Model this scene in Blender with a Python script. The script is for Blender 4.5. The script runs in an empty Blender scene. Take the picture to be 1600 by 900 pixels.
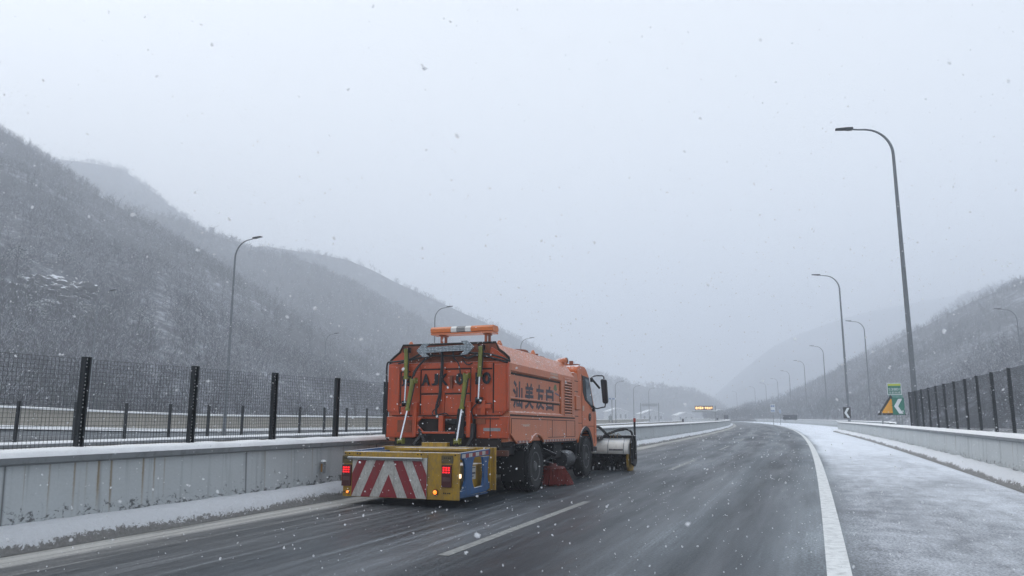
import bpy, bmesh, math, random
import numpy as np
from mathutils import Vector, Matrix, noise as mnoise

random.seed(7)
rng = np.random.default_rng(11)
C = bpy.context.scene.collection
scene = bpy.context.scene
rad = math.radians

# ------------------------------------------------------------------ camera, sky, sun, exposure
CAM_H = 1.38
FPX = 1180.0
PITCH = math.atan((653.0 - 450.0) / FPX)
cam_data = bpy.data.cameras.new('camera')
cam = bpy.data.objects.new('camera', cam_data)
C.objects.link(cam)
cam.location = (0, 0, CAM_H)
cam.rotation_euler = (rad(90) + PITCH, 0, 0)
cam_data.sensor_width = 36
cam_data.lens = 36 * FPX / 1600
cam_data.clip_start = 0.05
cam_data.clip_end = 6000
cam_data.dof.use_dof = True
cam_data.dof.focus_distance = 15
cam_data.dof.aperture_fstop = 5.5
scene.camera = cam

SUN_EL, SUN_AZ = rad(48), rad(-60)
world = bpy.data.worlds.new('World')
scene.world = world
world.use_nodes = True
wn, wl = world.node_tree.nodes, world.node_tree.links
wn.clear()
w_out = wn.new('ShaderNodeOutputWorld')
w_bg = wn.new('ShaderNodeBackground')
w_sky = wn.new('ShaderNodeTexSky')
w_sky.sky_type = 'NISHITA'
w_sky.sun_disc = False
w_sky.sun_elevation = SUN_EL
w_sky.sun_rotation = SUN_AZ
w_sky.dust_density = 4.0
w_sky.air_density = 1.0
w_hs = wn.new('ShaderNodeHueSaturation')
w_hs.inputs['Saturation'].default_value = 0.15
w_mix = wn.new('ShaderNodeMixRGB')
w_mix.inputs['Fac'].default_value = 0.72          # the cloud deck evens the clear sky out
w_mix.inputs['Color2'].default_value = (8.14, 8.58, 9.06, 1)
w_bg.inputs['Strength'].default_value = 0.08
wl.new(w_sky.outputs['Color'], w_hs.inputs['Color'])
wl.new(w_hs.outputs['Color'], w_mix.inputs['Color1'])
wl.new(w_mix.outputs['Color'], w_bg.inputs['Color'])
wl.new(w_bg.outputs['Background'], w_out.inputs['Surface'])

sun_data = bpy.data.lights.new('sun', 'SUN')
sun_data.energy = 0.6
sun_data.angle = rad(35)
sun_data.color = (1.0, 0.97, 0.93)
sun = bpy.data.objects.new('sun', sun_data)
C.objects.link(sun)
sun.rotation_euler = (rad(90) - SUN_EL, 0, -SUN_AZ + rad(180))

scene.view_settings.view_transform = 'Standard'
scene.view_settings.look = 'None'
scene.view_settings.gamma = 1.0
scene.view_settings.exposure = 0.95
scene.view_settings.use_curve_mapping = False
scene.render.engine = 'CYCLES'
scene.cycles.use_denoising = True
scene.cycles.max_bounces = 8
scene.cycles.diffuse_bounces = 3
scene.cycles.glossy_bounces = 3
scene.cycles.volume_bounces = 4
scene.cycles.volume_step_rate = 4

HAZE_DENSITY = 0.0019

# ------------------------------------------------------------------ helpers: geometry
class MB:
    """collects shapes, then links them as one mesh object"""
    def __init__(self):
        self.v, self.f, self.m, self.uv = [], [], [], []
        self.has_uv = False
        self.mi = 0
    def add(self, vs, fs, uvs=None):
        b = len(self.v)
        self.v += [tuple(p) for p in vs]
        for f in fs:
            self.f.append(tuple(b + i for i in f))
            self.m.append(self.mi)
        if uvs is not None:
            self.has_uv = True
            self.uv += list(uvs)
        else:
            self.uv += [(0, 0)] * len(vs)
        return self
    def box(self, c, s, rot=None):
        x, y, z = (k / 2 for k in s)
        vs = [Vector(p) for p in ((-x,-y,-z),(x,-y,-z),(x,y,-z),(-x,y,-z),(-x,-y,z),(x,-y,z),(x,y,z),(-x,y,z))]
        if rot is not None:
            vs = [rot @ p for p in vs]
        c = Vector(c)
        return self.add([p + c for p in vs], [(3,2,1,0),(4,5,6,7),(0,1,5,4),(1,2,6,5),(2,3,7,6),(3,0,4,7)])
    def bx(self, x0, x1, y0, y1, z0, z1):
        return self.box(((x0+x1)/2, (y0+y1)/2, (z0+z1)/2), (abs(x1-x0), abs(y1-y0), abs(z1-z0)))
    def prism(self, poly, axis, a, b):
        """poly: 2D outline; axis 'x' takes (y,z), 'y' takes (x,z), 'z' takes (x,y)"""
        def P(p, t):
            return {'x': (t, p[0], p[1]), 'y': (p[0], t, p[1]), 'z': (p[0], p[1], t)}[axis]
        n = len(poly)
        vs = [P(p, a) for p in poly] + [P(p, b) for p in poly]
        fs = [tuple(range(n))[::-1], tuple(range(n, 2*n))]
        fs += [(i, (i+1) % n, n + (i+1) % n, n + i) for i in range(n)]
        return self.add(vs, fs)
    def tube(self, pts, r, n=8, cap=True):
        pts = [Vector(p) for p in pts]
        rs = r if isinstance(r, (list, tuple)) else [r] * len(pts)
        vs, fs = [], []
        prev = None
        for i, p in enumerate(pts):
            d = (pts[min(i+1, len(pts)-1)] - pts[max(i-1, 0)]).normalized()
            if prev is None:
                u = d.orthogonal().normalized()
            else:
                u = (prev - d * prev.dot(d))
                u = u.normalized() if u.length > 1e-6 else d.orthogonal().normalized()
            prev = u
            w = d.cross(u)
            for k in range(n):
                a = 2 * math.pi * k / n
                vs.append(p + (u * math.cos(a) + w * math.sin(a)) * rs[i])
        for i in range(len(pts) - 1):
            for k in range(n):
                k2 = (k + 1) % n
                fs.append((i*n + k, i*n + k2, (i+1)*n + k2, (i+1)*n + k))
        if cap:
            fs.append(tuple(range(n))[::-1])
            fs.append(tuple(range((len(pts)-1)*n, len(pts)*n)))
        return self.add(vs, fs)
    def cyl(self, p0, p1, r0, r1=None, n=16):
        return self.tube([p0, p1], [r0, r0 if r1 is None else r1], n)
    def lathe(self, prof, centre, axis='x', n=28):
        """prof: (offset along axis, radius)"""
        vs, fs = [], []
        c = Vector(centre)
        for (t, r) in prof:
            for k in range(n):
                a = 2 * math.pi * k / n
                u, w = r * math.cos(a), r * math.sin(a)
                vs.append(c + Vector({'x': (t, u, w), 'y': (w, t, u), 'z': (u, w, t)}[axis]))
        m = len(prof)
        for i in range(m - 1):
            for k in range(n):
                k2 = (k + 1) % n
                fs.append((i*n + k, i*n + k2, (i+1)*n + k2, (i+1)*n + k))
        fs.append(tuple(range(n))[::-1])
        fs.append(tuple(range((m-1)*n, m*n)))
        return self.add(vs, fs)
    def grid(self, rows, uvs=None, close=False):
        """rows: list of equally long lists of points"""
        nr, nc = len(rows), len(rows[0])
        vs = [p for r in rows for p in r]
        fs = []
        for i in range(nr - 1):
            for k in range(nc - (0 if close else 1)):
                k2 = (k + 1) % nc
                fs.append((i*nc + k, i*nc + k2, (i+1)*nc + k2, (i+1)*nc + k))
        return self.add(vs, fs, [u for r in uvs for u in r] if uvs else None)
    def build(self, name, mat, parent=None, smooth=False, bevel=0, fix=True):
        me = bpy.data.meshes.new(name)
        me.from_pydata(self.v, [], self.f)
        for m_ in (mat if isinstance(mat, (list, tuple)) else [mat]):
            me.materials.append(m_)
        me.polygons.foreach_set('material_index', self.m)
        if self.has_uv:
            uvl = me.uv_layers.new(name='UVMap')
            li = np.empty(len(me.loops), dtype=np.int32)
            me.loops.foreach_get('vertex_index', li)
            uvl.data.foreach_set('uv', np.array(self.uv, dtype=np.float32)[li].ravel())
        if fix:
            bm = bmesh.new(); bm.from_mesh(me)
            bmesh.ops.recalc_face_normals(bm, faces=bm.faces)
            bm.to_mesh(me); bm.free()
        if smooth:
            me.polygons.foreach_set('use_smooth', [True] * len(me.polygons))
        me.update()
        o = bpy.data.objects.new(name, me)
        C.objects.link(o)
        if parent is not None:
            o.parent = parent
        if bevel:
            b = o.modifiers.new('edge', 'BEVEL')
            b.width = bevel; b.segments = 2; b.limit_method = 'ANGLE'; b.angle_limit = rad(40)
        if smooth and not bevel:
            pass
        return o

def tag(o, label=None, cat=None, group=None, kind=None):
    if label: o['label'] = label
    if cat: o['category'] = cat
    if group: o['group'] = group
    if kind: o['kind'] = kind
    return o

def thing(name, label, cat, loc=(0, 0, 0), rotz=0.0, group=None):
    o = bpy.data.objects.new(name, None)
    C.objects.link(o)
    o.empty_display_size = 0.2
    o.location = loc
    o.rotation_euler = (0, 0, rotz)
    return tag(o, label, cat, group)

def copy_tree(o, parent=None):
    c = o.copy()
    C.objects.link(c)
    c.parent = parent
    for ch in list(o.children):
        copy_tree(ch, c)
    return c

def auto_smooth(o, ang=35):
    me = o.data
    me.polygons.foreach_set('use_smooth', [True] * len(me.polygons))
    bm = bmesh.new(); bm.from_mesh(me)
    for e in bm.edges:
        if len(e.link_faces) == 2 and e.calc_face_angle(0) > rad(ang):
            e.smooth = False
    bm.to_mesh(me); bm.free()
    return o

def text_mesh(body, size, bold=0.0, depth=0.0):
    cu = bpy.data.curves.new('lettering', 'FONT')
    cu.body = body
    cu.size = size
    cu.align_x = 'CENTER'
    cu.align_y = 'CENTER'
    cu.offset = bold
    cu.extrude = depth
    cu.resolution_u = 3
    tmp = bpy.data.objects.new('lettering', cu)
    C.objects.link(tmp)
    dg = bpy.context.evaluated_depsgraph_get()
    me = bpy.data.meshes.new_from_object(tmp.evaluated_get(dg))
    C.objects.unlink(tmp)
    bpy.data.objects.remove(tmp)
    return me

def fit_text(me, x0, x1, z0, z1):
    """stretch a lettering mesh into a box of its own x (right) and y (up)"""
    n = len(me.vertices)
    co = np.empty(n * 3, dtype=np.float32)
    me.vertices.foreach_get('co', co)
    co = co.reshape(-1, 3)
    lo, hi = co.min(0), co.max(0)
    co[:, 0] = x0 + (co[:, 0] - lo[0]) / max(1e-6, hi[0] - lo[0]) * (x1 - x0)
    co[:, 1] = z0 + (co[:, 1] - lo[1]) / max(1e-6, hi[1] - lo[1]) * (z1 - z0)
    me.vertices.foreach_set('co', co.ravel())
    me.update()

def letter_obj(name, items, mat, parent, place, bold=0.0, depth=0.002):
    """items: (text, x0, x1, z0, z1) on one plane; place: 4x4 from text plane (x right, y up) to parent space"""
    bm = bmesh.new()
    for (t, x0, x1, z0, z1) in items:
        me = text_mesh(t, 1.0, bold, depth)
        if not me.vertices:
            continue
        fit_text(me, x0, x1, z0, z1)
        bm.from_mesh(me)
        bpy.data.meshes.remove(me)
    bm.transform(place)
    out = bpy.data.meshes.new(name)
    bm.to_mesh(out); bm.free()
    out.materials.clear()
    out.materials.append(mat)
    o = bpy.data.objects.new(name, out)
    C.objects.link(o)
    o.parent = parent
    return o

REAR_PLANE = lambda y: Matrix.Translation((0, y, 0)) @ Matrix.Rotation(rad(90), 4, 'X')
SIDE_PLANE = lambda x: Matrix.Translation((x, 0, 0)) @ Matrix.Rotation(rad(90), 4, 'Z') @ Matrix.Rotation(rad(90), 4, 'X')

# where things stand, read off the photograph once: a pixel of it turned into a place at a given distance
CP, SP = math.cos(PITCH), math.sin(PITCH)
def ray(x, y):
    cx, cy = (x - 800) / FPX, (450 - y) / FPX
    return Vector((cx, CP - cy * SP, SP + cy * CP))
def at(x, y, D):
    r = ray(x, y)
    return Vector((0, 0, CAM_H)) + r * (D / r.y)

# ------------------------------------------------------------------ helpers: materials
def new_mat(name):
    m = bpy.data.materials.new(name)
    m.use_nodes = True
    nt = m.node_tree
    b = nt.nodes['Principled BSDF']
    return m, nt.nodes, nt.links, b

def N(nodes, t, **kw):
    n = nodes.new(t)
    for k, v in kw.items():
        setattr(n, k, v)
    return n

def math_node(nodes, links, op, a, b=None, clamp=False):
    n = nodes.new('ShaderNodeMath'); n.operation = op; n.use_clamp = clamp
    for i, v in enumerate((a, b)):
        if v is None: continue
        if isinstance(v, (int, float)): n.inputs[i].default_value = v
        else: links.new(v, n.inputs[i])
    return n.outputs[0]

def ramp(nodes, links, fac, stops, interp='LINEAR'):
    n = nodes.new('ShaderNodeValToRGB')
    n.color_ramp.interpolation = interp
    e = n.color_ramp.elements
    while len(e) < len(stops): e.new(0.5)
    for i, (p, c) in enumerate(stops):
        e[i].position = p
        e[i].color = (*c, 1) if isinstance(c, (tuple, list)) else (c, c, c, 1)
    links.new(fac, n.inputs['Fac'])
    return n.outputs['Color']

def mix(nodes, links, fac, a, b, mode='MIX'):
    n = nodes.new('ShaderNodeMixRGB'); n.blend_type = mode
    for k, v in (('Fac', fac), ('Color1', a), ('Color2', b)):
        if isinstance(v, (int, float)): n.inputs[k].default_value = v
        elif isinstance(v, (tuple, list)): n.inputs[k].default_value = (*v[:3], 1)
        else: links.new(v, n.inputs[k])
    return n.outputs['Color']

def noise_tex(nodes, links, vec, scale, detail=4, rough=0.55, dist=0.0):
    n = nodes.new('ShaderNodeTexNoise')
    n.inputs['Scale'].default_value = scale
    n.inputs['Detail'].default_value = detail
    n.inputs['Roughness'].default_value = rough
    n.inputs['Distortion'].default_value = dist
    if vec is not None: links.new(vec, n.inputs['Vector'])
    return n.outputs['Fac']

def mapping(nodes, links, vec, scale=(1, 1, 1), loc=(0, 0, 0)):
    n = nodes.new('ShaderNodeMapping')
    n.inputs['Scale'].default_value = scale
    n.inputs['Location'].default_value = loc
    links.new(vec, n.inputs['Vector'])
    return n.outputs['Vector']

def bump(nodes, links, h, b, strength=0.3, dist=0.02):
    n = nodes.new('ShaderNodeBump')
    n.inputs['Strength'].default_value = strength
    n.inputs['Distance'].default_value = dist
    links.new(h, n.inputs['Height'])
    links.new(n.outputs['Normal'], b.inputs['Normal'])

def plain(name, col, rough=0.6, metal=0.0, dirt=0.0, dirt_col=(0.05, 0.05, 0.05), scale=3.0, snow=0.0, emit=None, spec=None, spatter=0.0):
    """paint, rubber, metal ... with uneven tone, grime and, where wanted, clinging snow"""
    m, n, l, b = new_mat(name)
    tc = n.new('ShaderNodeTexCoord').outputs['Object']
    v = noise_tex(n, l, tc, scale, 6, 0.6)
    c = mix(n, l, v, tuple(k * 0.82 for k in col), tuple(min(1, k * 1.16) for k in col))
    if dirt:
        d = noise_tex(n, l, mapping(n, l, tc, (1.6, 1.6, 0.8)), scale * 1.3, 8, 0.7, 0.4)
        d = ramp(n, l, d, [(0.62 - 0.4 * dirt, 0.0), (0.80 - 0.2 * dirt, min(1, 0.35 + dirt * 0.6))])
        c = mix(n, l, d, c, dirt_col)
    if spatter:                                                    # dried road spray: specks and short runs
        sp = noise_tex(n, l, mapping(n, l, tc, (1, 1, 0.45)), 42, 4, 0.8)
        sp = ramp(n, l, sp, [(0.60 - 0.12 * spatter, 0.0), (0.78 - 0.1 * spatter, 0.55 * spatter)])
        c = mix(n, l, sp, c, (0.13, 0.105, 0.09))
        run = noise_tex(n, l, mapping(n, l, tc, (13, 13, 0.7)), 1.0, 4, 0.7)
        run = ramp(n, l, run, [(0.52, 0.0), (0.72, 0.5 * spatter)])
        c = mix(n, l, run, c, (0.10, 0.07, 0.055))
    if snow:
        geo = n.new('ShaderNodeNewGeometry')
        sep = n.new('ShaderNodeSeparateXYZ'); l.new(geo.outputs['Normal'], sep.inputs[0])
        up = math_node(n, l, 'MULTIPLY', sep.outputs['Z'], 0.55)
        s = noise_tex(n, l, tc, 28, 4, 0.7)
        s = math_node(n, l, 'ADD', s, up)
        s = ramp(n, l, s, [(0.92 - 0.3 * snow, 0.0), (1.0 - 0.3 * snow, 0.85)])
        c = mix(n, l, s, c, (0.78, 0.8, 0.83))
    l.new(c, b.inputs['Base Color'])
    b.inputs['Roughness'].default_value = rough
    b.inputs['Metallic'].default_value = metal
    if spec is not None: b.inputs['Specular IOR Level'].default_value = spec
    if emit:
        b.inputs['Emission Color'].default_value = (*emit[:3], 1)
        b.inputs['Emission Strength'].default_value = emit[3]
    return m

# ------------------------------------------------------------------ the road's line
H0 = rad(21.85)          # heading of the road at the camera, to the right of straight ahead
KAP = 0.00066            # gentle left curve, per metre
def centre(s):
    if abs(s) < 1e-9: return Vector((0, 0))
    h1 = H0 - KAP * s
    return Vector(((math.cos(h1) - math.cos(H0)) / KAP, (math.sin(H0) - math.sin(h1)) / KAP))
def RP(s, n, z=0.0):
    """the point s metres along the road and n metres right of the camera's own track"""
    h = H0 - KAP * s
    c = centre(s)
    return Vector((c.x + n * math.cos(h), c.y - n * math.sin(h), z))
def heading(s): return H0 - KAP * s

def frange(a, b, d):
    k = max(1, int(round((b - a) / d)))
    return [a + (b - a) * i / k for i in range(k + 1)]

def sweep(mb, ss, prof, nfun=None, zfun=None, uoff=0.0, jitter=0.0, jscale=1.5):
    """prof: list of (n, z); swept along the road, UV = (metres along, metres round the profile)"""
    ln = [0.0]
    for a, b in zip(prof, prof[1:]): ln.append(ln[-1] + math.hypot(b[0]-a[0], b[1]-a[1]))
    rows, uvs = [], []
    for s in ss:
        dn = nfun(s) if nfun else 0.0
        dz = zfun(s) if zfun else 0.0
        r = []
        for k, (n, z) in enumerate(prof):
            if jitter and 0 < k < len(prof) - 1:
                q = mnoise.noise(Vector((s * jscale, n * 5 + k * 0.6, z * 5))) + 0.5 * mnoise.noise(Vector((s * jscale * 3.3, n * 9 + k, 7.0)))
                z2, n2 = z + q * jitter, n + q * jitter * 0.8
            else:
                z2, n2 = z, n
            r.append(RP(s, n2 + dn, z2 + dz))
        rows.append(r)
        uvs.append([(s + uoff, t) for t in ln])
    return mb.grid(rows, uvs)

# ------------------------------------------------------------------ materials of the setting
def uv_sep(n, l):
    uv = n.new('ShaderNodeUVMap'); uv.uv_map = 'UVMap'
    s = n.new('ShaderNodeSeparateXYZ'); l.new(uv.outputs['UV'], s.inputs[0])
    return uv.outputs['UV'], s.outputs['X'], s.outputs['Y']

def make_road_mat():
    m, n, l, b = new_mat('wet_asphalt_with_blown_snow')
    uv, s, t = uv_sep(n, l)
    tn = math_node(n, l, 'DIVIDE', math_node(n, l, 'ADD', t, 8.0), 20.0)
    P = lambda v: (v + 8.0) / 20.0
    wob = noise_tex(n, l, mapping(n, l, uv, (0.25, 0.8, 1)), 1.0, 4)
    tw = math_node(n, l, 'ADD', tn, math_node(n, l, 'MULTIPLY', math_node(n, l, 'SUBTRACT', wob, 0.5), 0.022))
    # how much snow and slush lies across the road
    amt = ramp(n, l, tw, [(P(-7.7), .95), (P(-7.3), .92), (P(-7.12), .62), (P(-6.95), .42), (P(-6.4), .36), (P(-5.2), .22), (P(-4.5), .26),
                          (P(-4.1), .44), (P(-3.5), .26), (P(-2.7), .06), (P(-1.75), .45), (P(-0.85), .10), (P(-0.25), .46), (P(0.25), .50), (P(0.6), .58), (P(3.0), .70), (P(3.8), .95), (P(5.2), .80), (P(8), .55), (P(10), .9)][:20])
    along = noise_tex(n, l, mapping(n, l, uv, (0.10, 7.0, 1)), 1.0, 6, 0.65)
    fine = noise_tex(n, l, mapping(n, l, uv, (0.55, 26.0, 1)), 1.0, 5, 0.7)
    cloud = noise_tex(n, l, mapping(n, l, uv, (0.16, 0.55, 1)), 1.0, 5, 0.6, 0.6)
    grain = noise_tex(n, l, mapping(n, l, uv, (22, 34, 1)), 1.0, 3, 0.8)
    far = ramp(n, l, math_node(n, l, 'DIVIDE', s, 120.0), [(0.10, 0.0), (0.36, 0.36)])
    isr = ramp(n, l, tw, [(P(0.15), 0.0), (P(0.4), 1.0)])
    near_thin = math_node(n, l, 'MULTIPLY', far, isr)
    lanes = math_node(n, l, 'MULTIPLY', ramp(n, l, tw, [(P(-7), 1.0), (P(-5.0), 0.9), (P(-3.8), 0.42), (P(-0.3), 0.22), (P(0.4), 0.08)]), 1.6)
    k = math_node(n, l, 'ADD', math_node(n, l, 'MULTIPLY', along, 0.62), math_node(n, l, 'MULTIPLY', fine, 0.55))
    k = math_node(n, l, 'MULTIPLY', math_node(n, l, 'SUBTRACT', k, 0.585), lanes)
    patch = noise_tex(n, l, mapping(n, l, uv, (1.7, 2.6, 1)), 1.0, 7, 0.72, 0.3)
    k = math_node(n, l, 'ADD', k, math_node(n, l, 'MULTIPLY', math_node(n, l, 'SUBTRACT', patch, 0.5), math_node(n, l, 'ADD', math_node(n, l, 'MULTIPLY', isr, 0.33), 0.10)))
    k = math_node(n, l, 'ADD', k, math_node(n, l, 'MULTIPLY', cloud, 0.42))
    k = math_node(n, l, 'ADD', k, math_node(n, l, 'MULTIPLY', grain, 0.60))
    k = math_node(n, l, 'SUBTRACT', k, 0.51)
    k = math_node(n, l, 'MULTIPLY', k, 1.5)
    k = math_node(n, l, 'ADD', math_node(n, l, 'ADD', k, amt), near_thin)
    f = ramp(n, l, k, [(0.10, 0.0), (0.45, 0.20), (0.80, 0.74), (1.0, 1.0)])
    speck = noise_tex(n, l, mapping(n, l, uv, (48, 62, 1)), 1.0, 2, 0.6)
    speck = ramp(n, l, math_node(n, l, 'ADD', speck, math_node(n, l, 'MULTIPLY', math_node(n, l, 'SUBTRACT', cloud, 0.5), 0.25)), [(0.58, 0.0), (0.72, 0.38)])
    f = math_node(n, l, 'MAXIMUM', f, speck)
    base = mix(n, l, grain, (0.005, 0.009, 0.013), (0.020, 0.029, 0.038))
    track = noise_tex(n, l, mapping(n, l, uv, (0.02, 1.3, 1)), 1.0, 3, 0.5)
    base = mix(n, l, ramp(n, l, track, [(0.35, 0.55), (0.65, 0.0)]), base, (0.008, 0.0095, 0.012))
    slush = ramp(n, l, tn, [(P(-7.4), (0.50, 0.49, 0.46)), (P(-6.6), (0.40, 0.40, 0.40)), (P(-5), (0.41, 0.45, 0.49)), (P(0), (0.50, 0.555, 0.60)), (P(0.6), (0.72, 0.76, 0.82))])
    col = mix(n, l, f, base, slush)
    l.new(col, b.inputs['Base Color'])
    r = ramp(n, l, f, [(0.0, 0.34), (0.4, 0.62), (1.0, 0.85)])
    wet = noise_tex(n, l, mapping(n, l, uv, (0.10, 1.1, 1), (3, 7, 0)), 1.0, 5, 0.6)
    r = math_node(n, l, 'ADD', r, math_node(n, l, 'MULTIPLY', math_node(n, l, 'SUBTRACT', wet, 0.45), 0.9), True)
    l.new(r, b.inputs['Roughness'])
    b.inputs['Specular IOR Level'].default_value = 0.2
    h = math_node(n, l, 'ADD', math_node(n, l, 'MULTIPLY', grain, 0.5), math_node(n, l, 'MULTIPLY', f, 0.8))
    bump(n, l, h, b, 0.35, 0.012)
    return m

RUST = [((q - 6.0) / 2.6, w, v_) for q, w, v_ in ((6.30, .006, .55), (6.62, .007, .8), (6.78, .006, .35), (6.95, .010, .9), (7.13, .008, .9), (7.62, .009, .85), (7.80, .007, .8), (7.97, .005, .6))]
def make_concrete_mat(name, tint, rust=1.0, seed=0.0):
    m, n, l, b = new_mat(name)
    uv, s, t = uv_sep(n, l)
    big = noise_tex(n, l, mapping(n, l, uv, (0.7, 1.4, 1), (seed, 0, 0)), 1.0, 5)
    fin = noise_tex(n, l, mapping(n, l, uv, (30, 30, 1)), 1.0, 4, 0.7)
    c = mix(n, l, big, tuple(k * 0.82 for k in tint), tuple(k * 1.12 for k in tint))
    c = mix(n, l, ramp(n, l, fin, [(0.35, 0.0), (0.7, 0.22)]), c, tuple(k * 0.6 for k in tint))
    # grey runs down the face
    st = noise_tex(n, l, mapping(n, l, uv, (5.5, 0.22, 1), (seed + 3, 0, 0)), 1.0, 3, 0.75)
    c = mix(n, l, ramp(n, l, st, [(0.54, 0.0), (0.72, 0.48)]), c, (0.11, 0.12, 0.125))
    # rusty runs, thin, in groups, fading downwards
    rs = noise_tex(n, l, mapping(n, l, uv, (3.2, 0.05, 1), (seed + 9.4, 0, 0)), 1.0, 4, 0.85)
    gr = noise_tex(n, l, mapping(n, l, uv, (0.28, 0.0, 1), (seed + 1.7, 0, 0)), 1.0, 1)
    fade = ramp(n, l, math_node(n, l, 'ADD', t, math_node(n, l, 'MULTIPLY', math_node(n, l, 'SUBTRACT', big, 0.5), 0.8)), [(0.15, 0.25), (0.75, 1.0)])
    rf = math_node(n, l, 'MULTIPLY', ramp(n, l, rs, [(0.585, 0.0), (0.63, 1.0)]), ramp(n, l, gr, [(0.42, 0.0), (0.52, rust)]))
    rf = math_node(n, l, 'MULTIPLY', rf, fade)
    if rust >= 1.0:
        st_ = [(0.0, 0.0)]
        for q, w, v_ in RUST:
            st_ += [(q - w * 1.1, 0.0), (q - w * 0.3, v_), (q + w * 1.1, 0.0)]
        tk = math_node(n, l, 'DIVIDE', math_node(n, l, 'SUBTRACT', math_node(n, l, 'ADD', s, math_node(n, l, 'MULTIPLY', fin, 0.02)), 6.0), 2.6)
        rk = ramp(n, l, tk, st_ + [(1.0, 0.0)])
        fd = ramp(n, l, math_node(n, l, 'ADD', t, math_node(n, l, 'MULTIPLY', math_node(n, l, 'SUBTRACT', st, 0.5), 0.9)), [(0.22, 0.0), (0.36, 0.35), (0.64, 1.0)])
        rf = math_node(n, l, 'MAXIMUM', math_node(n, l, 'MULTIPLY', rf, 0.5), math_node(n, l, 'MULTIPLY', rk, fd))
    c = mix(n, l, rf, c, (0.19, 0.118, 0.026))
    # panel joints every 3.8 m
    fr = math_node(n, l, 'FRACT', math_node(n, l, 'DIVIDE', math_node(n, l, 'ADD', s, math_node(n, l, 'MULTIPLY', st, 0.03)), 3.8))
    jt = ramp(n, l, math_node(n, l, 'ABSOLUTE', math_node(n, l, 'SUBTRACT', fr, 0.52)), [(0.0, 0.85), (0.0028, 0.85), (0.0045, 0.0)])
    c = mix(n, l, jt, c, (0.035, 0.037, 0.04))
    # spalls and lichen specks low on the face
    sp = noise_tex(n, l, mapping(n, l, uv, (7, 10, 1), (seed, 2, 0)), 1.0, 6, 0.75, 0.7)
    low = ramp(n, l, t, [(0.24, 0.20), (0.46, 0.07), (0.72, 0.0)])
    sp = ramp(n, l, math_node(n, l, 'ADD', sp, low), [(0.69, 0.0), (0.75, 0.85)])
    c = mix(n, l, sp, c, (0.06, 0.062, 0.062))
    l.new(c, b.inputs['Base Color'])
    b.inputs['Roughness'].default_value = 0.75
    bump(n, l, math_node(n, l, 'ADD', fin, math_node(n, l, 'MULTIPLY', sp, -0.6)), b, 0.25, 0.01)
    return m

def make_snow_mat(name, dirt=0.0, col=(0.90, 0.91, 0.92)):
    """fresh snow; dirt > 0 mixes grit in towards the road edge of a ploughed bank (v runs down the bank)"""
    m, n, l, b = new_mat(name)
    tc = n.new('ShaderNodeTexCoord').outputs['Object']
    a = noise_tex(n, l, tc, 14, 6, 0.7)
    c = mix(n, l, a, tuple(k * 0.86 for k in col), col)
    if dirt:
        uv, s, t = uv_sep(n, l)
        g = noise_tex(n, l, mapping(n, l, uv, (15, 17, 1)), 1.0, 8, 0.85, 0.5)
        g2 = noise_tex(n, l, mapping(n, l, uv, (0.8, 3, 1)), 1.0, 3, 0.6)
        k = math_node(n, l, 'ADD', math_node(n, l, 'ADD', g, math_node(n, l, 'MULTIPLY', g2, 0.55)), math_node(n, l, 'MULTIPLY', math_node(n, l, 'MAXIMUM', math_node(n, l, 'SUBTRACT', t, 0.41), 0.0), dirt))
        f = ramp(n, l, k, [(0.99, 0.0), (1.07, 0.6), (1.24, 0.92)])
        dc = mix(n, l, noise_tex(n, l, mapping(n, l, uv, (20, 24, 1)), 1.0, 5, 0.8), (0.03, 0.03, 0.03), (0.40, 0.39, 0.37))
        c = mix(n, l, f, c, dc)
    l.new(c, b.inputs['Base Color'])
    b.inputs['Roughness'].default_value = 0.85
    b.inputs['Specular IOR Level'].default_value = 0.2
    if dirt:
        a = math_node(n, l, 'ADD', math_node(n, l, 'MULTIPLY', noise_tex(n, l, tc, 34, 5, 0.8), 0.6), a)
        bump(n, l, a, b, 1.0, 0.05)
    else:
        bump(n, l, a, b, 0.6, 0.03)
    return m

def make_ground_mat():
    m, n, l, b = new_mat('snowy_ground')
    tc = n.new('ShaderNodeTexCoord').outputs['Object']
    a = noise_tex(n, l, tc, 0.25, 8, 0.65)
    f = noise_tex(n, l, tc, 3.0, 5, 0.7)
    k = math_node(n, l, 'ADD', math_node(n, l, 'MULTIPLY', a, 0.7), math_node(n, l, 'MULTIPLY', f, 0.3))
    c = ramp(n, l, k, [(0.40, (0.10, 0.095, 0.085)), (0.50, (0.30, 0.30, 0.30)), (0.58, (0.74, 0.76, 0.80))])
    l.new(c, b.inputs['Base Color'])
    b.inputs['Roughness'].default_value = 0.9
    return m

def make_hill_mat(name, scale, snow_at, green=0.0):
    m, n, l, b = new_mat(name)
    tc = n.new('ShaderNodeTexCoord').outputs['Object']
    a = noise_tex(n, l, mapping(n, l, tc, (1, 1, 0.6)), 0.02 * scale, 8, 0.7, 0.3)
    f = noise_tex(n, l, mapping(n, l, tc, (1, 1, 0.5)), 0.35 * scale, 6, 0.75)
    k = math_node(n, l, 'ADD', math_node(n, l, 'MULTIPLY', a, 0.5), math_node(n, l, 'MULTIPLY', f, 0.5))
    c = ramp(n, l, k, [(snow_at - 0.10, (0.036, 0.037, 0.042)), (snow_at, (0.088, 0.092, 0.102)), (snow_at + 0.09, (0.36, 0.38, 0.42)), (snow_at + 0.20, (0.66, 0.68, 0.72))])
    l.new(c, b.inputs['Base Color'])
    b.inputs['Roughness'].default_value = 0.95
    b.inputs['Specular IOR Level'].default_value = 0.1
    return m

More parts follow.
